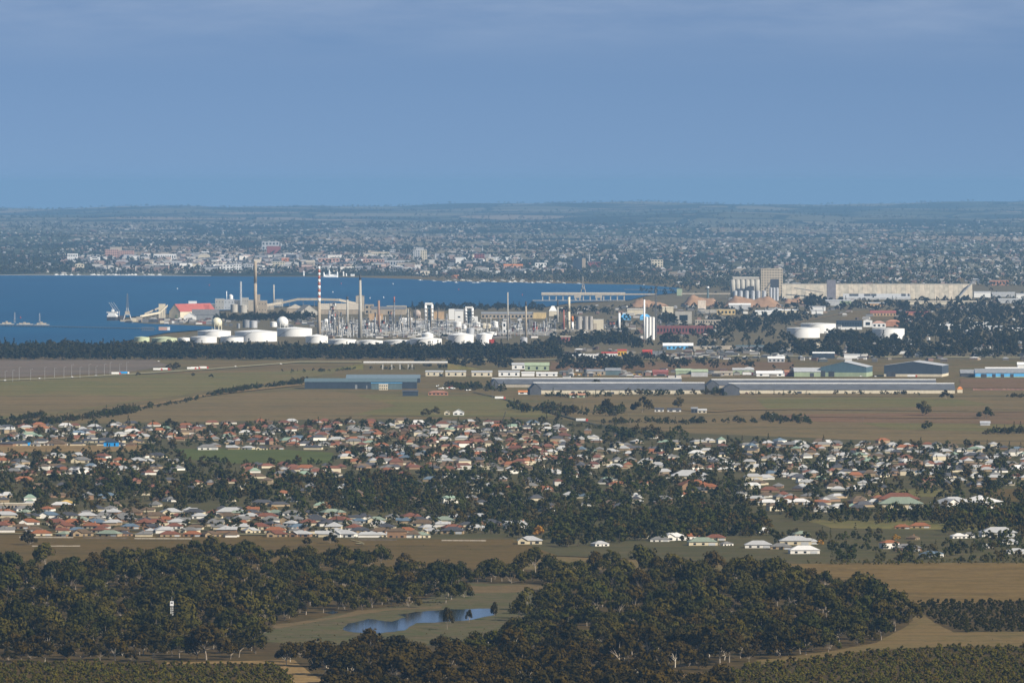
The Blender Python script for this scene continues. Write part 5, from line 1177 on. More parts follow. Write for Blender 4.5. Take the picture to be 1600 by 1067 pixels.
# belts of dark trees
rt = random.Random(61)
pl = [tree_pt(x, y, rt.uniform(1.3, 2.0), 6, rt) for x, y in fill([(-60, 546), (250, 549), (500, 551), (780, 551), (868, 547), (872, 560), (700, 562.5), (-60, 563)], 7.5, 1.5, 51, .97)]
scatter('shelter_belt', pl, P_BELT, 'dense dark shelter belt between fields and refinery')
pl = []
def clump(x0, x1, y0, y1, n, s0=.7, s1=1.3):
    for _ in range(n): pl.append(tree_pt(rt.uniform(x0, x1), rt.uniform(y0, y1), rt.uniform(s0, s1)*1.2, 6, rt))
for a in ((338, 372, 496, 502, 26), (372, 420, 497, 503, 34), (420, 474, 496, 503, 40, .8, 1.4), (474, 498, 495, 500, 10), (640, 850, 480, 486, 120, .6, 1.1), (690, 720, 527, 532, 10, .5, .9), (905, 985, 530, 540, 70, .8, 1.5), (985, 1006, 535, 545, 16), (860, 905, 533, 545, 34), (860, 960, 486, 492, 30), (1028, 1054, 495, 508, 22, .8, 1.4), (1058, 1072, 503, 508, 8), (1030, 1120, 525, 540, 40, .5, .9), (1120, 1200, 500, 522, 70, .7, 1.3), (1180, 1240, 492, 505, 30), (1240, 1300, 468, 482, 50, .8, 1.3), (1300, 1420, 473, 486, 60, .7, 1.2), (1400, 1600, 470, 500, 170, .7, 1.3), (1292, 1356, 524, 534, 60, .8, 1.2), (1356, 1372, 528, 536, 14), (1372, 1420, 537, 542, 16), (1400, 1500, 500, 530, 90, .7, 1.3), (1180, 1290, 540, 556, 70, .7, 1.2), (1290, 1640, 532, 560, 230, .8, 1.5), (1500, 1640, 500, 535, 140, .7, 1.3), (1080, 1180, 545, 552, 24, .5, .9), (980, 1040, 556, 566, 20, .5, .9), (1040, 1180, 566, 572, 40, .4, .7), (870, 1000, 562, 580, 60, .8, 1.4), (700, 800, 566, 577, 26, .7, 1.2), (650, 700, 570, 578, 10), (1105, 1135, 478, 486, 8), (1000, 1140, 446, 462, 60, .5, .9), (1140, 1640, 446, 470, 60, .5, .8), (1225, 1260, 492, 505, 12), (950, 1040, 480, 488, 24, .5, .9), (900, 1000, 522, 530, 20, .5, .9)): clump(*a)
for a in ((860, 1240, 500, 545, 160, .7, 1.3), (1060, 1300, 478, 500, 70, .6, 1.1), (1140, 1640, 462, 480, 90, .6, 1.0), (1424, 1640, 505, 560, 150, .7, 1.4), (1240, 1424, 540, 560, 70, .7, 1.3), (1400, 1640, 478, 505, 90, .7, 1.3), (880, 1240, 562, 578, 60, .5, .9)): clump(*a)
scatter('works_trees', pl, P_BELT, 'dark trees between the port, the refinery and the factories')

# ================================================================ WAREHOUSES AND PADDOCKS IN THE MIDDLE DISTANCE
ROOFG = M('long_shed_roof', (0.105, 0.11, 0.12), .55, .18, .1)
# the two pairs of very long gabled sheds
bld('long_shed', 'back long grey shed with white ridge, left pair', 'shed', 769, 1065, 605, 600, BEIGE, ROOFG, 591.4, 60, 'gable_x', ridge=(2.6, 1.0, WHITE))
bld('long_shed', 'front long grey shed with white ridge and cream wall, left pair', 'shed', 834, 1101, 615.5, 609, CREAM, ROOFG, 598.2, 60, 'gable_x', ridge=(2.6, 1.0, WHITE), door=[(.22, .24, .6), (.44, .47, .5), (.68, .7, .7), (.86, .88, .6)])
bld('long_shed', 'back long grey shed with white ridge, right pair', 'shed', 1113, 1463, 606, 602, BEIGE, ROOFG, 593.2, 60, 'gable_x', ridge=(2.6, 1.0, WHITE))
bld('long_shed', 'front long grey shed with white ridge and cream wall, right pair', 'shed', 1140, 1492, 615, 609, CREAM, ROOFG, 599.2, 60, 'gable_x', ridge=(2.6, 1.0, WHITE), door=[(.3, .32, .6), (.76, .78, .7)])
for lab, x0, x1, yb, ye, yr in (('dark end gable of the back left shed', 767, 779, 606.5, 600, 591.8), ('dark end gable of the front left shed', 828, 846, 617, 608, 598.6), ('dark end gable of the back right shed', 1104, 1124, 611, 602, 593.6), ('dark end gable of the front right shed', 1131, 1156, 618, 607, 599.4)):
    bld('gable_annex', lab, 'shed', x0, x1, yb, ye, DGREY, ROOFG, yr, 14, 'gable_y', rz=.25)
# the low blue building with the teal roof
bld('blue_warehouse', 'long low navy warehouse with teal roof, front block', 'warehouse', 476, 651, 607.5, 596.8, NAVY, TEAL, 591.2, 55, 'gable_x', door=[(.45, .47, .6), (.55, .56, .5), (.8, .81, .5)], dmat=GREY)
bld('blue_warehouse', 'teal roofed block rising behind the navy warehouse', 'warehouse', 541, 656, 598, 591, NAVY, M('teal_grey_roof', (0.16, 0.21, 0.235), .5, .12), 585.5, 70, 'gable_x')
bld('warehouse_office', 'cream office box on the front of the navy warehouse', 'building', 592, 606, 609.2, 600.5, CREAM, WHITE, None, 10, 'flat', wins=(4, 2))
bld('awning_bay', 'light blue awning bay at the right of the navy warehouse', 'building', 580, 628, 608.4, 598.6, TEAL, SKYBL, None, 6, 'shed', wins=None)
bld('farm_shed', 'dark shed with cream end in the green paddock', 'shed', 629, 653, 619, 612, NAVY, DGREY, 609.5, 14, 'gable_x')
bld('farm_house', 'orange brick house right of the dark paddock shed', 'house', 669, 700, 617.5, 613.2, BRICK, M('brown_tile', (0.30, 0.14, 0.09)), 610.3, 14, 'hip', wins=(5, 1))
# road overpass
t_, m = px_thing('overpass', 'pale concrete road overpass on piers', 'overpass', 630, 577)
w_ = 62*m
part('deck', MB().box(-w_, w_*1.12, -6, 6, 9*m, 10.6*m), CONC, t_); part('parapet', MB().box(-w_, w_*1.12, -6.4, -5.9, 10.6*m, 12.4*m), WHITE, t_); part('parapet', MB().box(-w_, w_*1.12, 5.9, 6.4, 10.6*m, 12.4*m), WHITE, t_)
for x_ in (-33, -19, -6, 7, 13): part('pier', MB().box(x_*m, (x_+2.2)*m, -5, 5, -.5, 9*m), CONC, t_)
for s, a_, b2 in ((-1, -w_-60*m*.9, -w_), (1, w_*1.12, w_*1.12+50*m)):
    zz = (0, 10.4*m) if s < 0 else (10.4*m, 0)
    part('ramp', MB().add([(a_, -9, zz[0]*.9), (b2, -9, zz[1]*.9), (b2, 9, zz[1]*.9), (a_, 9, zz[0]*.9), (a_, -16, -1), (b2, -16, -1), (b2, 16, -1), (a_, 16, -1)], [(0, 1, 2, 3), (4, 5, 1, 0), (6, 7, 3, 2), (5, 6, 2, 1), (7, 4, 0, 3)]), g_green, t_)
MW = [(665, 692, 587.5, 581, CREAM, LGREY, 579, 'first cream unit of the row right of the overpass'), (696, 728, 588, 581, CREAM, LGREY, 579, 'second cream unit of the row right of the overpass'), (737, 769, 588.2, 581.5, CREAM, LGREY, 579.3, 'third cream unit of the row right of the overpass'), (779, 812, 588, 581, WHITE, LGREY, 579, 'fourth, whiter unit of the row right of the overpass'),
 (820, 858, 579, 571, PGREEN, PGREEN, 566.5, 'pale green shed with white door beyond the cream units'), (800, 835, 577, 570, WHITE, LGREY, 567, 'white shed left of the pale green one'),
 (815, 835, 588, 582.5, WHITE, WHITE, 581, 'white cabin before the back long shed'), (838, 871, 588, 583.5, WHITE, WHITE, 581.5, 'long white van bodies before the back long shed'),
 (918, 946, 586, 580, TAN, GREY, 577, 'rusty machinery shed among yellow machines'), (946, 970, 586, 579, TEAL, GREY, 575, 'open-fronted grey shed among yellow machines'),
 (1020, 1044, 586.5, 581.5, RBRICK, RBRICK, 577.8, 'dull red hut left of the pale green sheds'), (1056, 1080, 588, 579.5, PGREEN, PGREEN, 576, 'pale green shed, left of two'), (1080, 1106, 588.5, 581, LGREY, PGREEN, 577, 'pale green-roofed shed, right of two'),
 (1116, 1145, 587, 582, BEIGE, BEIGE, 580, 'long beige wall shed'), (1145, 1178, 585, 578, PGREEN, LGREY, 575, 'pale green factory with rooftop vents'), (1182, 1226, 588, 583.5, WHITE, WHITE, 579.5, 'long white curved-roof shed right of the pale green factory'), (1226, 1242, 588, 581.5, RBRICK, BRICK, 578.5, 'small red brick shed left of the green warehouse')]
for x0, x1, yb, ye, wl, rf, yr, lab in MW: bld('warehouse_unit', lab, 'warehouse', x0, x1, yb, ye, wl, rf, yr, 24, 'gable_x', wins=(3, 1) if x1-x0 > 26 else None, winsize=(.25, .5))
bld('green_warehouse', 'beige-green warehouse left of the teal gable', 'warehouse', 1241, 1282, 588.5, 581, PGREEN, LGREY, 574.5, 50, 'gable_x', door=[(.6, .75, .8)])
bld('teal_warehouse', 'warehouse with teal gable and pale green base', 'warehouse', 1282, 1354, 588.5, 573.5, M('teal_blue_sheet', (0.085, 0.14, 0.17), .5, .1), LGREY, 564.5, 70, 'gable_y', rz=-.18, base=(6.5, PGREEN), door=[(.0, .1, .6), (.17, .3, .55)])
bld('navy_warehouse', 'big warehouse with dark navy gable and pale side wall', 'warehouse', 1381, 1472, 588.5, 571.5, M('navy_gable', (0.05, 0.065, 0.085), .5, .1), LGREY, 564, 95, 'gable_y', rz=-.16, base=(4.0, CREAM), door=[(.04, .2, .45)])
bld('depot', 'grey-roofed depot with blue and green striped front', 'depot', 1524, 1612, 589.5, 582.8, SKYBL, GREY, 576, 40, 'gable_x', door=[(.1, .2, .8), (.3, .36, .8), (.45, .51, .8), (.62, .68, .8)], base=(1.2, PGREEN))
bld('depot', 'dark low annex left of the striped depot', 'depot', 1501, 1524, 588.5, 583, DGREY, GREY, 577.5, 25, 'gable_x')
bld('depot', 'white shed roof behind the striped depot', 'depot', 1540, 1592, 579, 575.5, CREAM, WHITE, 573.8, 20, 'gable_x')
bld('depot', 'white house block at the far right edge behind the depot', 'house', 1590, 1620, 578, 570, WHITE, WHITE, 566, 20, 'gable_x')
bld('cottage', 'tiny white cottage with verandah in the green paddock, right', 'house', 708, 725, 648.8, 644, WHITE, LGREY, 639.5, 9, 'gable_y', wins=(2, 1))
bld('cottage', 'small cream cottage in the green paddock, left', 'house', 694, 703, 648.6, 644.3, CREAM, BEIGE, 641.3, 7, 'gable_y', wins=(1, 1))
bld('tin_shed', 'silver half-round tin shed alone in the right paddock', 'shed', 1532, 1547, 665.2, 660.8, SILVER, SILVER, 658, 8, 'gable_x')
bld('tin_shed', 'white tin shed beside the hedge trees in the paddock', 'shed', 1199, 1211, 653, 648.5, CREAM, WHITE, 646.8, 6, 'gable_x')
for i, (a, b_, yb, yt, mt, rf) in enumerate(sorted(((1023, 1037, 643.5, 639.5, WHITE, DGREY), (1043, 1064, 643.5, 640, WHITE, DGREY), (1080, 1090, 645.5, 638.5, DGREY, GREY), (1090, 1104, 645.5, 641, CREAM, LGREY), (890, 914, 621.5, 617, PGREEN, BRICK), (810, 832, 616, 612.5, WHITE, ORANGE)), key=lambda q_: q_[0])):
    bld('farm_building', '%s farm building from the left in the paddock below the long sheds' % ordinal(i+1), 'building', a, b_, yb, yt, mt, rf, yt-2.2, 9, 'gable_x', wins=(2, 1), group='farm buildings below the long sheds')
bld('water_tank_stand', 'pale conical feed silo right of the long sheds', 'silo', 1496, 1504, 614, 608, CREAM, ORANGE, 604, 5, 'hip')
# earth bank of rubble right of the long sheds
hb = MB(); r_ = random.Random(3); nu = 40; vs = []
q0 = G(1560, 610)
for j in range(4):
    for i in range(nu): vs.append(((i/(nu-1)-.5)*75, (j-1.5)*4, (0, 3, 3.2, 0)[j]*r_.uniform(.6, 1.2)-.2))
hb.add(vs, [(j*nu+i, j*nu+i+1, (j+1)*nu+i+1, (j+1)*nu+i) for j in range(3) for i in range(nu-1)])
tag(put('earth_bank', hb.mesh('earth_bank', ground_mat('red_spoil', [(0.20, 0.11, 0.08), (0.16, 0.09, 0.065), (0.24, 0.14, 0.10)], 6.0), smooth=True), None, q0), 'low bank of reddish spoil right of the long sheds', 'earth bank')
# yellow machines
for i in range(14):
    px = 898+i*9.2+rc.uniform(-2, 2)
    if 944 < px < 972: continue
    t_, m = px_thing('earth_mover', '%s parked earth mover from the left, yellow' % ordinal(i+1), 'machine', px, 586.5+rc.uniform(-.6, .8), 'parked yellow machines')
    part('body', MB().box(-2.4, 2.0, -1.3, 1.3, .9, 2.6), YELLOW, t_); part('cab', MB().box(-.8, .8, -1.1, 1.1, 2.6, 3.8), DGREY, t_)
    part('bucket', MB().box(2.4, 3.6, -1.5, 1.5, .2, 1.6).bar((1.6, 0, 2.2), (3, 0, 1), .25), ORANGE, t_)
    for sx in (-1.5, 1.4): part('wheel', MB().prism([(sx+.9*math.cos(k*.785), .9+.9*math.sin(k*.785)) for k in range(8)], -1.6, 1.6), DSTEEL, t_)
# vehicles on the highway and in yards
def vehicle(kind, px, py, col, lab, rz=0.0):
    p = G(px, py); p.z += 1.0
    t_ = thing(kind, lab, kind.replace('_', ' '), p, rz, 'vehicles on the roads')
    wm_ = lambda x: part('wheel', MB().prism([(x+.48*math.cos(k*.785), .48+.48*math.sin(k*.785)) for k in range(8)], -1.1, 1.1), DSTEEL, t_)
    if kind == 'truck':
        part('trailer', MB().box(-8, 4, -1.25, 1.25, 1.2, 4.1), col, t_); part('cab', MB().box(4.5, 7, -1.2, 1.2, .7, 3.6), WHITE if col is not WHITE else RED, t_)
        for x in (-7, -5.8, -4.6, 3, 6): wm_(x)
    else:
        part('body', MB().prism([(-2.2, .4), (2.2, .4), (2.2, .95), (1.2, 1.0), (.6, 1.5), (-1.3, 1.5), (-2.0, 1.0)], -.9, .9), col, t_)
        for x in (-1.4, 1.4): wm_(x)
tv = [(8, 596, 'car', WHITE), (62, 592.8, 'car', WHITE), (113, 590.6, 'car', WHITE), (150, 588.4, 'car', LGREY), (182, 586.4, 'truck', WHITE), (195, 585.5, 'truck', BLUE), (247, 580, 'truck', WHITE), (258, 579.6, 'truck', WHITE), (266, 579.2, 'car', RED), (300, 578.5, 'truck', WHITE), (306, 578, 'truck', WHITE), (319, 577.3, 'truck', WHITE), (368, 574, 'car', WHITE), (248, 566, 'car', WHITE), (439, 570, 'car', WHITE)]
for i, (x, y, k, c_) in enumerate(tv): vehicle(k, x, y, c_, '%s vehicle from the left on the highway, a %s %s' % (ordinal(i+1), 'blue' if c_ is BLUE else 'red' if c_ is RED else 'grey' if c_ is LGREY else 'white', k), .1)
for i, px in enumerate(sorted(682+rc.uniform(0, 60) for _ in range(26))):
    vehicle('car', px, 606+rc.uniform(-3, 6), rc.choice((WHITE, WHITE, LGREY, NAVY, RED)), '%s parked car from the left, yard right of the navy warehouse' % ordinal(i+1), rc.uniform(0, 3))
for i, (x, y, k, c_) in enumerate(sorted(((1278, 613.6, 'truck', RED), (1292, 613.8, 'truck', ORANGE), (1167, 616, 'car', RED), (1170, 587.6, 'truck', WHITE), (896, 622.5, 'car', WHITE), (1024, 588.5, 'car', WHITE), (1100, 616, 'car', WHITE), (1108, 616.5, 'car', WHITE), (1345, 589.5, 'car', WHITE), (1368, 589.8, 'car', WHITE), (1426, 590.5, 'truck', WHITE), (910, 660, 'truck', WHITE), (782, 625, 'truck', WHITE), (905, 588, 'car', WHITE)), key=lambda q_: q_[0])):
    vehicle(k, x, y, c_, '%s %s from the left around the long sheds and warehouses' % (ordinal(i+1), k), rc.uniform(-.2, .2))
# light poles along the highway, power poles by the road
def pole(px, yb, hpx, lab, arm=True):
    t_, m = px_thing('light_pole' if arm else 'power_pole', lab, 'pole', px, yb, 'poles along the roads'); h_ = hpx*m
    part('mast', MB().bar((0, 0, 0), (0, 0, h_), .22, r1=.14, n=6), LGREY if arm else PLANK, t_)
    if arm: part('arm', MB().bar((0, 0, h_), (2.4, 0, h_+.5), .1), LGREY, t_); part('lamp', MB().box(2.0, 3.2, -.25, .25, h_+.35, h_+.6), LGREY, t_)
    else: part('crossarm', MB().box(-1.6, 1.6, -.12, .12, h_-1.2, h_-.9), PLANK, t_); part('insulator', MB().box(-1.4, -1.2, -.1, .1, h_-.9, h_-.6).box(1.2, 1.4, -.1, .1, h_-.9, h_-.6), LGREY, t_)
lp = [(8, 596), (20, 596.5), (30, 594), (48, 594), (70, 593), (85, 591), (100, 591.5), (112, 590), (125, 590.5), (139, 588), (150, 588.5), (163, 587), (172, 586.5), (187, 585.5), (198, 585)]
for i, (x, y) in enumerate(lp): pole(x, y, 16+(i*7 % 5), '%s light pole from the left along the highway' % ordinal(i+1))
for i, (x, y, h_) in enumerate(sorted(((917, 648, 29), (884, 648, 18), (770, 622, 14), (769.5, 627, 18), (984, 668, 22), (961, 655, 14), (1015, 566, 18), (1440, 548, 26), (1560, 560, 30), (982, 545, 28), (828, 560, 14), (1440, 805, 16), (872, 700, 16), (1348, 765, 14), (660, 712, 14), (1118, 606, 12), (1348, 662, 10), (472, 762, 10), (503, 768, 10), (1150, 838, 12), (1243, 848, 14), (570, 803, 16)), key=lambda q_: q_[0])):
    pole(x, y, h_, '%s wooden power pole counted from the left, %s' % (ordinal(i+1), 'among suburb trees' if y > 690 else 'beside paddocks or works'), False)

# the hedge beside the railway and lone paddock trees
rh = random.Random(71); pl = []
def line_trees(pts, n, s0, s1, jx=3, jy=1.2):
    for _ in range(n):
        k = rh.randrange(len(pts)-1); u = rh.random(); a, b_ = pts[k], pts[k+1]
        pl.append(tree_pt(lerp(a[0], b_[0], u)+rh.uniform(-jx, jx), lerp(a[1], b_[1], u)+rh.uniform(-jy, jy), rh.uniform(s0, s1), 6, rh))
line_trees([(-30, 669), (60, 664), (120, 656), (180, 648), (215, 641)], 170, .45, .9, 3, 3)
line_trees([(-30, 660), (30, 657), (70, 650)], 45, .4, .8, 3, 1.5)
line_trees([(180, 648), (212, 643)], 40, .5, .9, 4, 3)
line_trees([(215, 641), (260, 633), (300, 626), (335, 617)], 50, .2, .55, 4, 1.4)
line_trees([(335, 617), (370, 612), (405, 606), (470, 600)], 120, .4, .75, 3, 1.6)
line_trees([(455, 600), (480, 597)], 14, .5, .9)
line_trees([(430, 582), (520, 580), (560, 576), (660, 577)], 40, .3, .6, 5, 1.5)
line_trees([(850, 620), (900, 621), (980, 618), (1100, 616), (1140, 617)], 80, .4, .9, 5, 1.6)
line_trees([(1150, 617), (1300, 616), (1440, 617)], 46, .25, .65, 5, 1)
line_trees([(945, 661), (1010, 660), (1060, 662), (1100, 660), (1265, 661)], 90, .3, .75, 4, 2)
line_trees([(1190, 655), (1270, 661)], 40, .4, .9, 3, 2)
line_trees([(700, 606), (790, 610)], 40, .5, 1.1, 5, 3)
line_trees([(850, 642), (900, 648), (980, 645)], 50, .6, 1.2, 8, 5)
line_trees([(800, 640), (860, 645)], 20, .6, 1.2, 6, 3)
line_trees([(400, 662), (530, 662), (700, 664), (870, 664)], 90, .2, .5, 3, 1)
line_trees([(1542, 678), (1640, 676)], 40, .6, 1.0, 3, 2)
line_trees([(1562, 621), (1640, 621)], 20, .3, .6, 3, 1)
line_trees([(860, 664), (985, 673)], 40, .25, .5, 3, 1)
scatter('hedge_trees', pl, P_TOWN, 'hedges and rough tree lines between the paddocks')
LONE = [(46, 852, 1.0, 'dark', 'round dark tree alone in the olive paddock'), (265, 578, .9, 'grey', 'grey tree clump left of the highway trucks, first'), (275, 578, 1.0, 'grey', 'grey tree clump left of the highway trucks, second'), (216, 587, .5, 'dark', 'small dark tree below the highway trucks'), (302, 588, .45, 'dark', 'small dark tree in the green field, left of two'), (330, 590, .5, 'dark', 'low round tree in the green field, right of two'), (235, 636, .6, 'green', 'round bush alone beside the track'), (265, 668, 1.0, 'dark', 'tall dark cypress group at the suburb edge'),
 (665, 651, .85, 'grey', 'grey-green paddock tree left of the cottages, front'), (681, 648, .95, 'grey', 'grey-green paddock tree left of the cottages, rear'), (933, 613, 1.5, 'dark', 'dark spreading tree before the front left long shed'), (948, 645, 1.6, 'dark', 'tall dark tree in the paddock below the long shed'), (1003, 645, 1.7, 'grey', 'broad grey-green tree beside the tall dark one'), (1062, 638, 1.3, 'grey', 'bare-trunked tree above the farm buildings'), (1479, 624, 1.05, 'dark', 'dark round tree at the right end of the long sheds'), (1441, 649, 1.6, 'grey', 'large sprawling tree in the right paddock'), (1540, 654, 1.2, 'green', 'wide low tree in the far right paddock'), (1450, 672, 1.0, 'green', 'bushy low tree near the suburb edge, right paddock'), (1326, 582, .9, 'dark', 'dark tree before the teal warehouse, left of two'), (1342, 582, .9, 'dark', 'dark tree before the teal warehouse, right of two'), (704, 975, .42, 'cyp', 'slim dark tree at the pond edge, left'), (733, 974, .55, 'cyp', 'small slim tree at the pond edge, right'), (774, 970, .75, 'cyp', 'tall slim tree right of the pond'), (699, 985, .9, 'cyp', 'slim dark tree in front of the pond'), (840, 838, .75, 'gold', 'golden autumn tree beside the white farmhouse'), (428, 800, .5, 'gold', 'golden autumn tree above the front suburb rows'), (518, 796, .55, 'gold', 'golden autumn tree left of the bare rusty tree'), (507, 800, .8, 'rust', 'rusty half-bare tree among suburb trees'), (645, 757, .7, 'green', 'bright green round tree in the dense suburb trees'), (1400, 845, .5, 'gold', 'yellow tree behind the orange-roofed farmhouse'), (480, 852, .55, 'dark', 'low dark bush in the paddock, left of two'), (517, 850, .85, 'dark', 'round dark tree in the paddock, right of two'), (1282, 852, .4, 'gold', 'small yellow tree among the farm sheds'), (1040, 838, .7, 'dark', 'dark tree behind the white farm shed'), (160, 770, .6, 'rust', 'brown autumn tree above the front suburb'), (676, 745, .8, 'cyp', 'tall dark cypress in the suburb trees'), (640, 950, 1.0, 'grey', 'pale-trunked gum on the pond bank')]
LT = {'dark': L_DARK, 'grey': L_GREY, 'green': L_GREEN, 'gold': L_GOLD, 'rust': L_RUST, 'cyp': L_DARK}
CYP = [tuple(mb.mesh(n_, mt) for mb, n_, mt in ((a, 'trunk', DBARK), (b_, 'crown', L_DARK))) for a, b_ in (conifer(91, 14), conifer(92, 16))]
for i, (x, y, s, k, lab) in enumerate(LONE):
    q = thing('cypress_tree' if 'cypress' in lab else 'paddock_tree', lab, 'tree', G(x, y), i*1.7)
    q.scale = (s*1.3, s*1.3, s*1.12)
    if k == 'cyp': q.scale = (s*.62, s*.62, s*1.15)
    a, b_ = (GUM_MESH[3] if k == 'cyp' and 940 < y < 1000 else CYP[i % 2] if k == 'cyp' else GUM_MESH[(4, 6)[i % 2]])
    put('trunk', a, q); c_ = put('crown', b_, q); c_.material_slots[0].link = 'OBJECT'; c_.material_slots[0].material = LT[k]

# ================================================================ THE SUBURB
ROOFS = {'terracotta': M('terracotta_tiles', (0.235, 0.088, 0.036), .8, .18, 1.0), 'dull red': M('dull_red_tiles', (0.155, 0.060, 0.034), .8, .18, 1.0), 'brown': M('brown_tiles', (0.115, 0.078, 0.045), .85, .18, 1.0), 'grey': M('grey_tiles', (0.16, 0.155, 0.145), .75, .15, 1.0), 'pale grey': M('pale_sheet_roof', (0.39, 0.39, 0.38), .45, .10, 1.0), 'charcoal': M('charcoal_tiles', (0.055, 0.055, 0.06), .75, .2, 1.0), 'green': M('green_sheet_roof', (0.20, 0.24, 0.18), .6, .12, 1.0), 'blue': M('blue_sheet_roof', (0.10, 0.14, 0.18), .5, .12, 1.0), 'white': M('white_sheet_roof', (0.62, 0.61, 0.58), .5, .08, 1.0)}
WALLS = {'cream': M('cream_render', (0.58, 0.50, 0.34), .8, .1), 'brick': M('house_brick', (0.26, 0.155, 0.085), .85, .15), 'white': M('white_render', (0.70, 0.67, 0.60), .7, .06), 'tan': M('tan_brick', (0.32, 0.235, 0.135), .85, .12)}
def house_parts(w_, d_, e_, rise, kind):
    """wall, roof and openings of a house type, front towards -y"""
    hw = w_/2; wl, rf = MB(), MB(); i = min(hw, d_/2)*.97; q = .55
    wl.box(-hw, hw, 0, d_, -.8, e_)
    rf.add([(-hw-q, -q, e_), (hw+q, -q, e_), (hw+q, d_+q, e_), (-hw-q, d_+q, e_), (-hw+i, d_/2, e_+rise), (hw-i, d_/2, e_+rise)], [(0, 1, 5, 4), (1, 2, 5), (2, 3, 4, 5), (3, 0, 4), (3, 2, 1, 0)])
    if kind in (1, 2):      # wing towards the street
        s = 1 if kind == 1 else -1; wx = w_*.4; c_ = s*(hw-wx/2)
        wl.box(c_-wx/2, c_+wx/2, -3.2, .0, -.8, e_)
        r2 = rise*.78
        if kind == 1: rf.add([(c_-wx/2-q, -3.2-q, e_+.03), (c_+wx/2+q, -3.2-q, e_+.03), (c_+wx/2+q, d_*.4, e_+.03), (c_-wx/2-q, d_*.4, e_+.03), (c_, -3.2+wx*.45, e_+r2), (c_, d_*.4, e_+r2)], [(0, 1, 4), (1, 2, 5, 4), (3, 0, 4, 5), (2, 3, 5)])
        else:
            rf.add([(c_-wx/2-q, -3.2-q, e_+.03), (c_+wx/2+q, -3.2-q, e_+.03), (c_+wx/2+q, d_*.4, e_+.03), (c_-wx/2-q, d_*.4, e_+.03), (c_, -3.2-q, e_+r2), (c_, d_*.4, e_+r2)], [(1, 2, 5, 4), (3, 0, 4, 5), (2, 3, 5)])
            wl.add([(c_-wx/2, -3.2, e_), (c_+wx/2, -3.2, e_), (c_, -3.2, e_+r2*.95)], [(0, 1, 2)])
    ops = []
    if kind == 0: ops = [('window', -hw*.6, 0, 2.2, 1.3), ('window', hw*.55, 0, 2.2, 1.3), ('front_door', 0, 0, 1.1, 2.1)]
    elif kind == 1: ops = [('window', -hw*.62, 0, 2.4, 1.3), ('garage_door', hw-w_*.2, -3.2, 4.6, 2.2), ('front_door', -hw*.1, 0, 1.1, 2.1)]
    elif kind == 2: ops = [('window', hw*.6, 0, 2.4, 1.3), ('window', -hw+w_*.2, -3.2, 2.6, 1.4), ('front_door', hw*.1, 0, 1.1, 2.1)]
    else: ops = [('window', -hw*.6, 0, 1.8, 1.3), ('window', 0, 0, 1.8, 1.3), ('garage_door', hw*.6, 0, 4.8, 2.2)]
    return wl, rf, ops
TYPES = []
for w_, d_, e_, rise, kind in ((17, 11, 2.9, 2.7, 1), (16, 12, 2.9, 2.9, 2), (14, 11, 2.9, 2.6, 0), (20, 12, 3.0, 3.0, 3), (13, 15, 2.9, 2.7, 1), (15, 10, 5.6, 2.4, 0), (18, 13, 3.0, 3.1, 2)):
    wl, rf, ops = house_parts(w_, d_, e_, rise, kind)
    TYPES.append((wl.mesh('wall', WALLS['cream']), rf.mesh('roof', ROOFS['grey']), ops, e_, w_))
OPEN = {}
def opening(kind, w_, h_):
    k = (kind, w_, h_)
    if k not in OPEN: OPEN[k] = MB().box(-w_/2, w_/2, -.1, .06, 0, h_).mesh(kind, GLASS if kind == 'window' else DGREY if kind == 'front_door' else LGREY)
    return OPEN[k]
CHIM = MB().box(-.4, .4, -.4, .4, 0, 2.2).mesh('chimney', BRICK)
def house(px, py, ty, roof, wall, lab, rz, full=True, group=None, s=1.0):
    wm_, rm_, ops, e_, w_ = TYPES[ty]
    t_ = thing('house', lab, 'house', G(px, py), rz, group); t_.scale = (s, s, s)
    for nm, me, mt in (('wall', wm_, WALLS[wall]), ('roof', rm_, ROOFS[roof])):
        o = put(nm, me, t_); o.material_slots[0].link = 'OBJECT'; o.material_slots[0].material = mt
        if nm == 'roof' and full and rh2.random() < .2: put('chimney', CHIM, o, (w_*.18, 5.2, e_+1.4))
    for kd, x, y, w2, h_ in (ops if full else ops[:1]):
        put(kd, opening(kd, w2, h_), t_, (x, y, .0 if kd != 'window' else .9))
    return t_
rh2 = random.Random(99)
RW = ['terracotta']*2+['dull red']*3+['brown']*3+['grey']*5+['pale grey']*6+['charcoal']*6+['green']*2+['blue']
WW = ['cream']*4+['brick']*3+['white']*3+['tan']*2
rows = []   # (row name, y, x0, x1, spacing, full)
for k, (y, x0, x1) in enumerate(((839, 60, 640), (833, 10, 720), (827.5, 0, 760), (822, 0, 800), (816.5, 0, 810), (811, 0, 760), (805.5, 0, 560), (800, 0, 440))):
    rows.append((('paddock-side row', 'second row', 'third row', 'fourth row', 'fifth row', 'sixth row', 'seventh row', 'eighth row')[k]+' of the front suburb', y, x0, x1, 33, k < 3))
rows += [('front row above the dirt lot', 697, 0, 232, 27, True), ('row behind the dirt lot houses', 692, 0, 260, 26, False), ('front row below the dirt lot', 716, 0, 270, 29, True), ('second row below the dirt lot', 724, 0, 290, 30, False), ('row along the green reserve', 703, 290, 540, 27, True)]
HG = 'suburb houses'
used = []
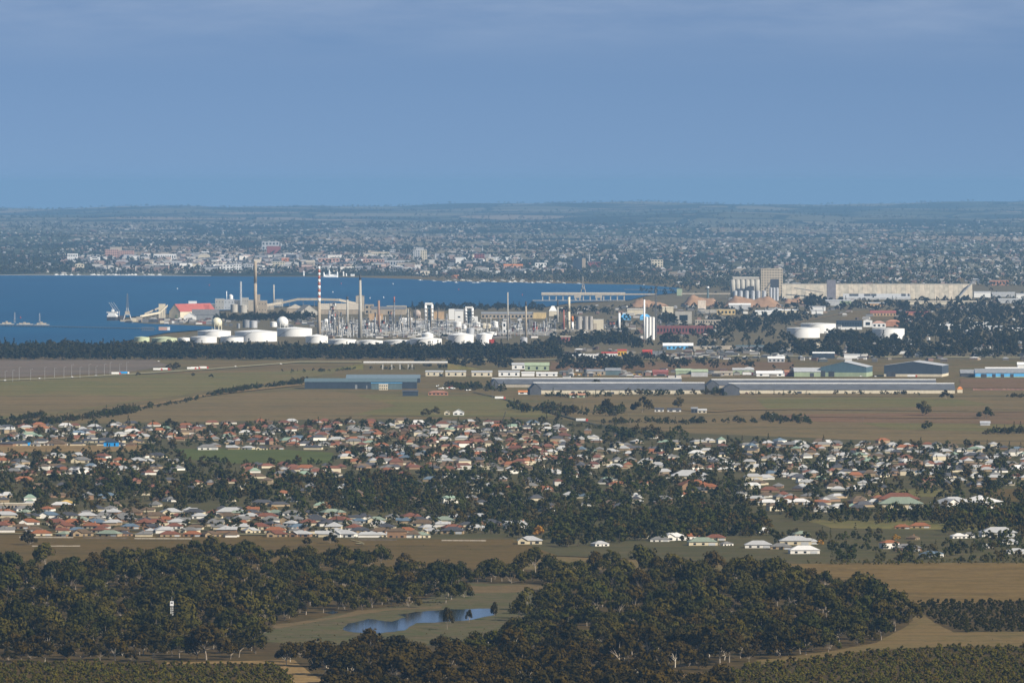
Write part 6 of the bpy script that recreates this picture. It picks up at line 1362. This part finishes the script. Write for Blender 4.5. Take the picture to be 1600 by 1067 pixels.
for nm, y, x0, x1, sp, full in rows:
    es = []; x = x0+rh2.uniform(0, 12)
    while x < x1:
        if rh2.random() > .1:
            yy = y+(x-300)/300*1.6*(1 if y > 790 else 0)*.6+rh2.uniform(-.5, .5)
            rf = rh2.choice(RW)
            if y < 700 and x < 240: rf = rh2.choice(['charcoal', 'charcoal', 'charcoal', 'grey', 'brown'])
            if y > 820 and x > 360 and rh2.random() < .45: rf = rh2.choice(['charcoal', 'pale grey', 'grey', 'pale grey'])
            if y > 820 and x < 260 and rh2.random() < .3: rf = rh2.choice(['terracotta', 'dull red', 'green'])
            es.append((x, yy, rf))
        x += sp*rh2.uniform(.85, 1.2)
    by = {}
    for e in es: by.setdefault(e[2], []).append(e)
    for rf, ee in by.items():
        for i, (x, yy, _) in enumerate(ee):
            lab = '%s-roofed house, %s' % (rf, nm)
            if len(ee) > 1: lab = '%s %s-roofed house from the left, %s' % (ordinal(i+1), rf, nm)
            house(x, yy, rh2.choice((0, 0, 1, 1, 2, 3, 4, 6)), rf, rh2.choice(WW), lab, rh2.choice((0, 0, 0, 1.57, -1.57, .3, -.3))+rh2.uniform(-.15, .15), full, HG, rh2.uniform(.82, 1.2)); used.append((x, yy))
# houses one can pick out
SP = [(620, 841, 5, 'brown', 'brick', 'two-storey orange brick house in the paddock-side row', 0, 1.1), (660, 841, 2, 'green', 'cream', 'green-roofed cream house at the right end of the paddock-side row', .2, 1.0), (360, 806, 3, 'pale grey', 'white', 'long pale-roofed white building above the front suburb', 0, 1.3), (828, 851, 1, 'pale grey', 'cream', 'pale-roofed farmhouse with wide verandah at the wood edge', 0, 1.25), (812, 826, 3, 'pale grey', 'white', 'white-roofed long shed house beyond the wood edge', .2, 1.2), (941, 854, 2, 'pale grey', 'white', 'small pale-roofed house half hidden by the wood', .4, .9), (1003, 842, 2, 'white', 'cream', 'yellowish small house left of the white farm sheds', .1, .8), (1031, 847, 3, 'grey', 'white', 'grey-roofed white farm shed', 0, .8), (1056, 845, 1, 'white', 'white', 'large white-roofed farmhouse with hip roof', .3, 1.25), (1083, 843, 2, 'terracotta', 'white', 'orange-roofed white house right of the large farmhouse', .3, 1.0), (1099, 853, 3, 'green', 'cream', 'green-roofed long shed with open front', .1, 1.2), (1118, 845, 0, 'dull red', 'cream', 'dull red-roofed house at the wood edge', 0, 1.0), (1138, 853, 2, 'grey', 'white', 'small dark-fronted shed with white side', .5, .7), (1185, 857, 3, 'pale grey', 'white', 'low pale roof at the edge of the wood', 0, 1.1), (1196, 833, 2, 'white', 'white', 'white-roofed cottage among dark trees', .3, .9), (1243, 852, 3, 'pale grey', 'cream', 'long pale shed with dark doors among farm sheds', 0, 1.3), (1262, 851, 0, 'pale grey', 'cream', 'cream shed right of the long pale shed', .1, 1.0), (1258, 866, 3, 'white', 'white', 'white sheds behind the hedge above the tan field', .1, 1.2), (1220, 859, 0, 'grey', 'tan', 'low grey roof left of the white sheds', 0, 1.0), (1254, 839, 2, 'green', 'cream', 'pale green-roofed house behind the farm sheds', .2, .95), (1393, 858, 5, 'terracotta', 'white', 'tall white house with orange roof by the tan field', .35, .95), (1420, 862, 3, 'grey', 'brick', 'grey-roofed house with orange brick gable', .1, 1.1), (1434, 844, 2, 'brown', 'tan', 'tan gable house behind the orange-roofed one', 1.2, .8), (1462, 871, 0, 'blue', 'white', 'bright white shed with dark blue roof by the tan field', 1.1, 1.0), (1500, 842, 2, 'white', 'white', 'white house right of the dark hedge', .2, .9), (1517, 841, 1, 'grey', 'white', 'grey-roofed white house right of the dark hedge', .2, .9), (1410, 827, 0, 'terracotta', 'brick', 'small pinkish house in the green clearing', 0, .8), (1438, 826, 3, 'terracotta', 'tan', 'long orange-roofed house in the green clearing', 0, .9), (1562, 840, 3, 'pale grey', 'white', 'long pale-roofed house at the right edge', .1, 1.5), (1590, 866, 0, 'pale grey', 'white', 'white house cluster at the far right edge', .2, .9), (1543, 857, 2, 'white', 'white', 'tiny white house among trees near the right edge', 0, .7), (1578, 851, 1, 'pale grey', 'white', 'pale house right of the tiny white one', 0, .9), (1408, 797, 3, 'green', 'cream', 'long green-roofed school building', 0, 2.0), (1405, 789, 3, 'dull red', 'tan', 'long dull red-roofed building behind the school', 0, 1.9), (1500, 796, 6, 'pale grey', 'white', 'big pale-roofed hall, left wing', .5, 1.9), (1518, 796, 4, 'white', 'white', 'big white-roofed hall, right wing', -.5, 2.3), (1088, 766, 6, 'terracotta', 'brick', 'large orange-roofed house above the dense trees', .2, 1.7), (1112, 766, 2, 'terracotta', 'brick', 'orange-roofed wing right of the large orange house', .2, 1.2), (1178, 764, 4, 'white', 'cream', 'white steep-roofed house right of the orange-roofed ones', 1.2, 1.3), (1078, 752, 3, 'pale grey', 'cream', 'long cream building behind the large orange house', 0, 1.9), (865, 741, 4, 'pale grey', 'white', 'white gabled house in the dense suburb trees', .6, 1.1), (702, 747, 1, 'white', 'white', 'bright white gabled house left of centre', .4, .9), (538, 763, 2, 'pale grey', 'white', 'white cottage among dense trees, left', .3, .9), (577, 765, 2, 'pale grey', 'white', 'white square cottage among dense trees, right', .2, 1.0), (1200, 790, 0, 'white', 'cream', 'pale roof row above the farm sheds, left', 0, 1.1), (1226, 790, 0, 'white', 'cream', 'pale roof row above the farm sheds, middle', 0, 1.1), (1250, 789, 0, 'white', 'tan', 'pale roof row above the farm sheds, right', 0, 1.1)]
for x, y, ty, rf, wl, lab, rz, s in SP: house(x, y, ty, rf, wl, lab, rz, True, None, s); used.append((x, y))
# two buildings wrapped in bright blue sheeting
for lab, x0, x1, yb, yt in (('half-built house wrapped in bright blue sheeting, left', 28, 47, 696.5, 690.5), ('half-built house wrapped in bright blue sheeting, right', 162, 185, 698, 690.8)):
    bld('wrapped_house', lab, 'house', x0, x1, yb, yt, BLUE, NAVY, yt-3.2, 10, 'hip', wins=(2, 1), winsize=(.2, .6))
bld('wrapped_house', 'small half-built house with blue walls at the left edge', 'house', 8, 18, 689, 683, BLUE, DGREY, 680, 9, 'hip')
bld('cream_hall', 'long tan brick hall at the left edge above the front suburb', 'building', 0, 50, 797, 787, TAN, CREAM, None, 14, 'flat', wins=(9, 1))
bld('yellow_house', 'mustard-roofed house above the front suburb', 'house', 90, 116, 791, 786, CREAM, M('mustard_roof', (0.42, 0.28, 0.08)), 780.5, 14, 'hip')
# the mass of houses farther back
places = []
ZN = [([(-30, 668), (240, 664), (300, 668), (300, 690), (-30, 688)], 24, 4.2), ([(-30, 722), (290, 722), (280, 744), (-30, 744)], 27, 5), ([(300, 662), (530, 660), (880, 662), (900, 720), (840, 738), (560, 738), (530, 706), (300, 698)], 26, 4.4), ([(380, 728), (560, 728), (560, 752), (380, 750)], 28, 5), ([(900, 668), (1060, 690), (1060, 742), (880, 735)], 30, 6), ([(1080, 690), (1380, 694), (1640, 702), (1640, 735), (1440, 745), (1300, 752), (1080, 735)], 26, 4.4), ([(1150, 745), (1380, 752), (1380, 782), (1150, 790)], 31, 6), ([(1180, 782), (1400, 784), (1400, 800), (1200, 800)], 30, 6), ([(1440, 745), (1640, 738), (1640, 760), (1440, 765)], 32, 7), ([(560, 740), (1080, 740), (1150, 800), (640, 800)], 52, 10), ([(0, 745), (640, 752), (640, 798), (0, 798)], 58, 10)]
TINT = {'terracotta': (0.235, 0.088, 0.036), 'dull red': (0.155, 0.060, 0.034), 'brown': (0.115, 0.078, 0.045), 'grey': (0.16, 0.155, 0.145), 'pale grey': (0.36, 0.36, 0.35), 'charcoal': (0.06, 0.06, 0.065), 'green': (0.20, 0.27, 0.20), 'blue': (0.10, 0.14, 0.18), 'white': (0.58, 0.57, 0.54)}
WT = [(0.56, 0.49, 0.34), (0.24, 0.145, 0.08), (0.68, 0.65, 0.57), (0.32, 0.24, 0.14)]
for zi, (poly, dx, dy) in enumerate(ZN):
    for x, y in fill(poly, dx, dy, 200+zi, .9, .4):
        if any(abs(x-a) < 22 and abs(y-b_) < 4 for a, b_ in used): continue
        if inside((x, y), [(272, 702), (420, 701), (522, 708), (520, 724), (400, 727), (290, 718)]): continue
        rf = rh2.choice(RW+['white', 'dull red', 'terracotta'])
        if 200 < x < 900 and y < 740 and rh2.random() < .5: rf = rh2.choice(['terracotta', 'dull red', 'dull red', 'brown', 'grey'])
        if x > 1080 and rh2.random() < .45: rf = rh2.choice(['grey', 'pale grey', 'pale grey', 'charcoal', 'brown'])
        k = rh2.uniform(.8, 1.2)
        places.append((G(x, y), rh2.uniform(11, 19), rh2.uniform(8, 12), rh2.choice((2.8, 2.8, 2.8, 3.0, 3.0, 5.2)), rh2.uniform(2.2, 3.2), rh2.choice((0, 0, 1.57, .4))+rh2.uniform(-.2, .2), mul(rh2.choice(WT), k), mul(TINT[rf], k)))
        p = places[-1]
        if rh2.random() < .5:     # wing or shed beside it
            places.append((p[0]+Vector((rh2.uniform(-7, 7), rh2.uniform(-9, -4), 0)), rh2.uniform(5, 8), rh2.uniform(5, 8), 2.6, rh2.uniform(1.4, 2.2), p[5], p[6], p[7] if rh2.random() < .7 else TINT['pale grey']))
for k, (x0, x1, y) in enumerate(((0, 560, 836.2), (0, 640, 830.4), (0, 760, 819.5), (0, 800, 808.5), (0, 240, 694.6), (0, 290, 720), (300, 860, 690), (300, 860, 676), (540, 900, 712), (1080, 1640, 712), (1100, 1640, 726), (1150, 1400, 768))):
    strip('street', [(x0+(x1-x0)*i/6, y+(x0+(x1-x0)*i/6-300)/300*(.96 if y > 800 else 0)) for i in range(7)], .9, g_asph if k % 2 else g_road)
house_mass('suburb_houses', places, 'the mass of suburb houses farther back')
# fences between the gardens, front row
for i, (x0, x1, y) in enumerate(((30, 115, 841), (130, 200, 842), (210, 300, 843), (560, 620, 845), (690, 760, 846))):
    a, b_ = G(x0, y), G(x1, y+.4); t_ = thing('paling_fence', '%s paling fence from the left along the olive paddock' % ordinal(i+1), 'fence', a, 0, 'fences along the olive paddock')
    v = b_-a; n = 8
    for k in range(n):
        p0, p1 = v*(k/n), v*((k+.96)/n)
        part('fence_panel', MB().add([p0, p1, p1+Vector((0, .12, 0)), p0+Vector((0, .12, 0)), p0+Vector((0, 0, 1.7)), p1+Vector((0, 0, 1.7)), p1+Vector((0, .12, 1.7)), p0+Vector((0, .12, 1.7))], [(3, 2, 1, 0), (4, 5, 6, 7), (0, 1, 5, 4), (1, 2, 6, 5), (2, 3, 7, 6), (3, 0, 4, 7)]), PLANK if i % 2 else BEIGE, t_)
t_ = thing('low_wall', 'low pale stone wall beside the round paddock tree', 'wall', G(88, 854.5)); m = mpp(t_.location.y)
for k in range(6): part('wall_segment', MB().box((-38+k*12.6)*m, (-38+k*12.6+12.2)*m, -.4, .4, -.3, 1.3+.1*(k % 2)), BEIGE, t_)
# trees of the suburb
pl = []; rs = random.Random(123)
def wood_zone(poly, dx, dy, s0, s1, seed, keep=.9):
    for x, y in fill(poly, dx, dy, seed, keep):
        if inside((x, y), [(272, 700), (420, 699), (522, 706), (520, 722), (400, 727), (290, 718)]): continue
        if inside((x, y), [(-60, 694), (235, 694), (232, 708), (-60, 709)]): continue
        pl.append(tree_pt(x, y, rs.uniform(s0, s1), 6, rs))
wood_zone([(-40, 742), (300, 738), (480, 748), (640, 745), (660, 795), (560, 800), (400, 790), (160, 786), (-40, 785)], 14, 4.6, .6, 1.3, 301, .72)
wood_zone([(480, 746), (800, 740), (1000, 738), (1180, 756), (1200, 840), (1000, 845), (850, 848), (780, 838), (640, 806), (520, 800)], 14, 4.6, .6, 1.3, 302, .72)
wood_zone([(850, 812), (1200, 800), (1200, 838), (1100, 846), (980, 850), (860, 862)], 15, 4.8, .7, 1.35, 303, .7)
wood_zone([(1180, 800), (1400, 802), (1560, 800), (1640, 790), (1640, 836), (1480, 822), (1250, 818)], 14, 4.6, .7, 1.3, 304, .72)
wood_zone([(1290, 852), (1400, 858), (1640, 848), (1640, 880), (1300, 880)], 13, 4.0, .45, .85, 305, .6)
wood_zone([(1160, 835), (1380, 835), (1380, 850), (1180, 850)], 16, 4.5, .5, .95, 306, .55)
wood_zone([(1250, 738), (1640, 742), (1640, 792), (1400, 784), (1250, 784)], 18, 5, .7, 1.3, 307, .62)
wood_zone([(1040, 700), (1240, 718), (1240, 752), (1040, 745)], 17, 5, .7, 1.25, 308, .6)
wood_zone([(880, 668), (1080, 690), (1080, 740), (880, 735)], 17, 5, .7, 1.2, 309, .6)
wood_zone([(530, 705), (900, 715), (900, 740), (540, 735)], 15, 4.6, .7, 1.2, 310, .6)
wood_zone([(-40, 666), (880, 658), (900, 720), (-40, 745)], 15, 4.4, .35, 1.0, 311, .85)
wood_zone([(1080, 690), (1640, 700), (1640, 745), (1080, 740)], 15, 4.4, .35, 1.0, 312, .85)
wood_zone([(-40, 790), (640, 796), (640, 800), (-40, 800)], 20, 4, .5, 1.0, 317, .6)
wood_zone([(-40, 796), (820, 800), (800, 838), (640, 838), (-40, 828)], 21, 5, .3, .85, 313, .8)
wood_zone([(240, 700), (300, 700), (300, 712), (240, 712)], 12, 4, .5, .9, 314)
wood_zone([(960, 675), (1080, 683), (1080, 692), (970, 690)], 13, 4, .8, 1.4, 315)
wood_zone([(1430, 790), (1640, 792), (1640, 845), (1540, 850), (1480, 838)], 15, 4.6, .7, 1.3, 316, .6)
scatter('suburb_trees', pl, P_TOWN, 'garden and street trees of the suburb')

# construction crane, lookout mast in the wood
t_, m = px_thing('mobile_crane', 'mobile crane with dark leaning boom in the suburb', 'crane', 772, 704)
part('carrier', MB().box(-5, 5, -1.3, 1.3, .6, 2.2), ORANGE, t_); part('cab', MB().box(-2, 1, -1.4, 1.4, 2.2, 4.4), ORANGE, t_)
bm_ = MB(); A_, B2 = Vector((0, 0, 4)), Vector((18*m, 0, 61*m))
for o_ in ((-.7, -.7), (.7, -.7), (.7, .7), (-.7, .7)): bm_.bar(A_+Vector((o_[0], o_[1], 0)), B2+Vector((o_[0]*.4, o_[1]*.4, 0)), .22)
for k in range(12):
    a, b_ = A_.lerp(B2, k/12), A_.lerp(B2, (k+1)/12); s = 1 if k % 2 else -1
    bm_.bar(a+Vector((.6*s, -.6, 0)), b_+Vector((-.6*s, -.6, 0)), .16)
part('boom', bm_, DSTEEL, t_)
t_, m = px_thing('fire_lookout', 'slim white lattice lookout tower with cabin in the left wood', 'tower', 268.5, 992)
h_ = 46*m
part('frame', MB().lattice(0, h_, .95, .75, 13, .085), WHITE, t_)
cb = part('cabin', MB().box(-1.15, 1.15, -1.15, 1.15, h_, h_+3.0), WHITE, t_)
part('window', MB().box(-.7, .7, -1.22, -1.14, h_+1.6, h_+2.4), GLASS, cb); part('aerial', MB().bar((0, 0, h_+3.2), (0, 0, h_+6.2), .1), LGREY, cb)
# white birds or stones on the pond edge, fallen trunks
for i, (x, y) in enumerate(sorted(((595, 969.5), (608, 969), (530, 972), (667, 975), (709, 974), (540, 990), (692, 1003)))):
    o = put('boulder', MB().ball(0, 0, .5, .9, 8, rz=.6).mesh('boulder', WHITE, smooth=True), None, G(x, y)); o.scale = (1.2, .9, .8)
    tag(o, '%s pale boulder from the left around the pond' % ordinal(i+1), 'boulder', 'pale boulders by the pond')

# ================================================================ THE AIR
hz = MB().box(-12000, 12000, -3000, 111000, zg(0, 111000)-60, 350)
me = hz.mesh('haze'); hzm = bpy.data.materials.new('haze_air'); hzm.use_nodes = True
t = hzm.node_tree; t.nodes.remove(t.nodes['Principled BSDF'])
pv = t.nodes.new('ShaderNodeVolumePrincipled'); pv.inputs['Color'].default_value = (*HAZE_COLOR, 1)
pv.inputs['Density'].default_value = HAZE_DENSITY; pv.inputs['Anisotropy'].default_value = 0.0
t.links.new(pv.outputs[0], t.nodes['Material Output'].inputs['Volume'])
me.materials.append(hzm); o = put('haze', me); o['kind'] = 'stuff'
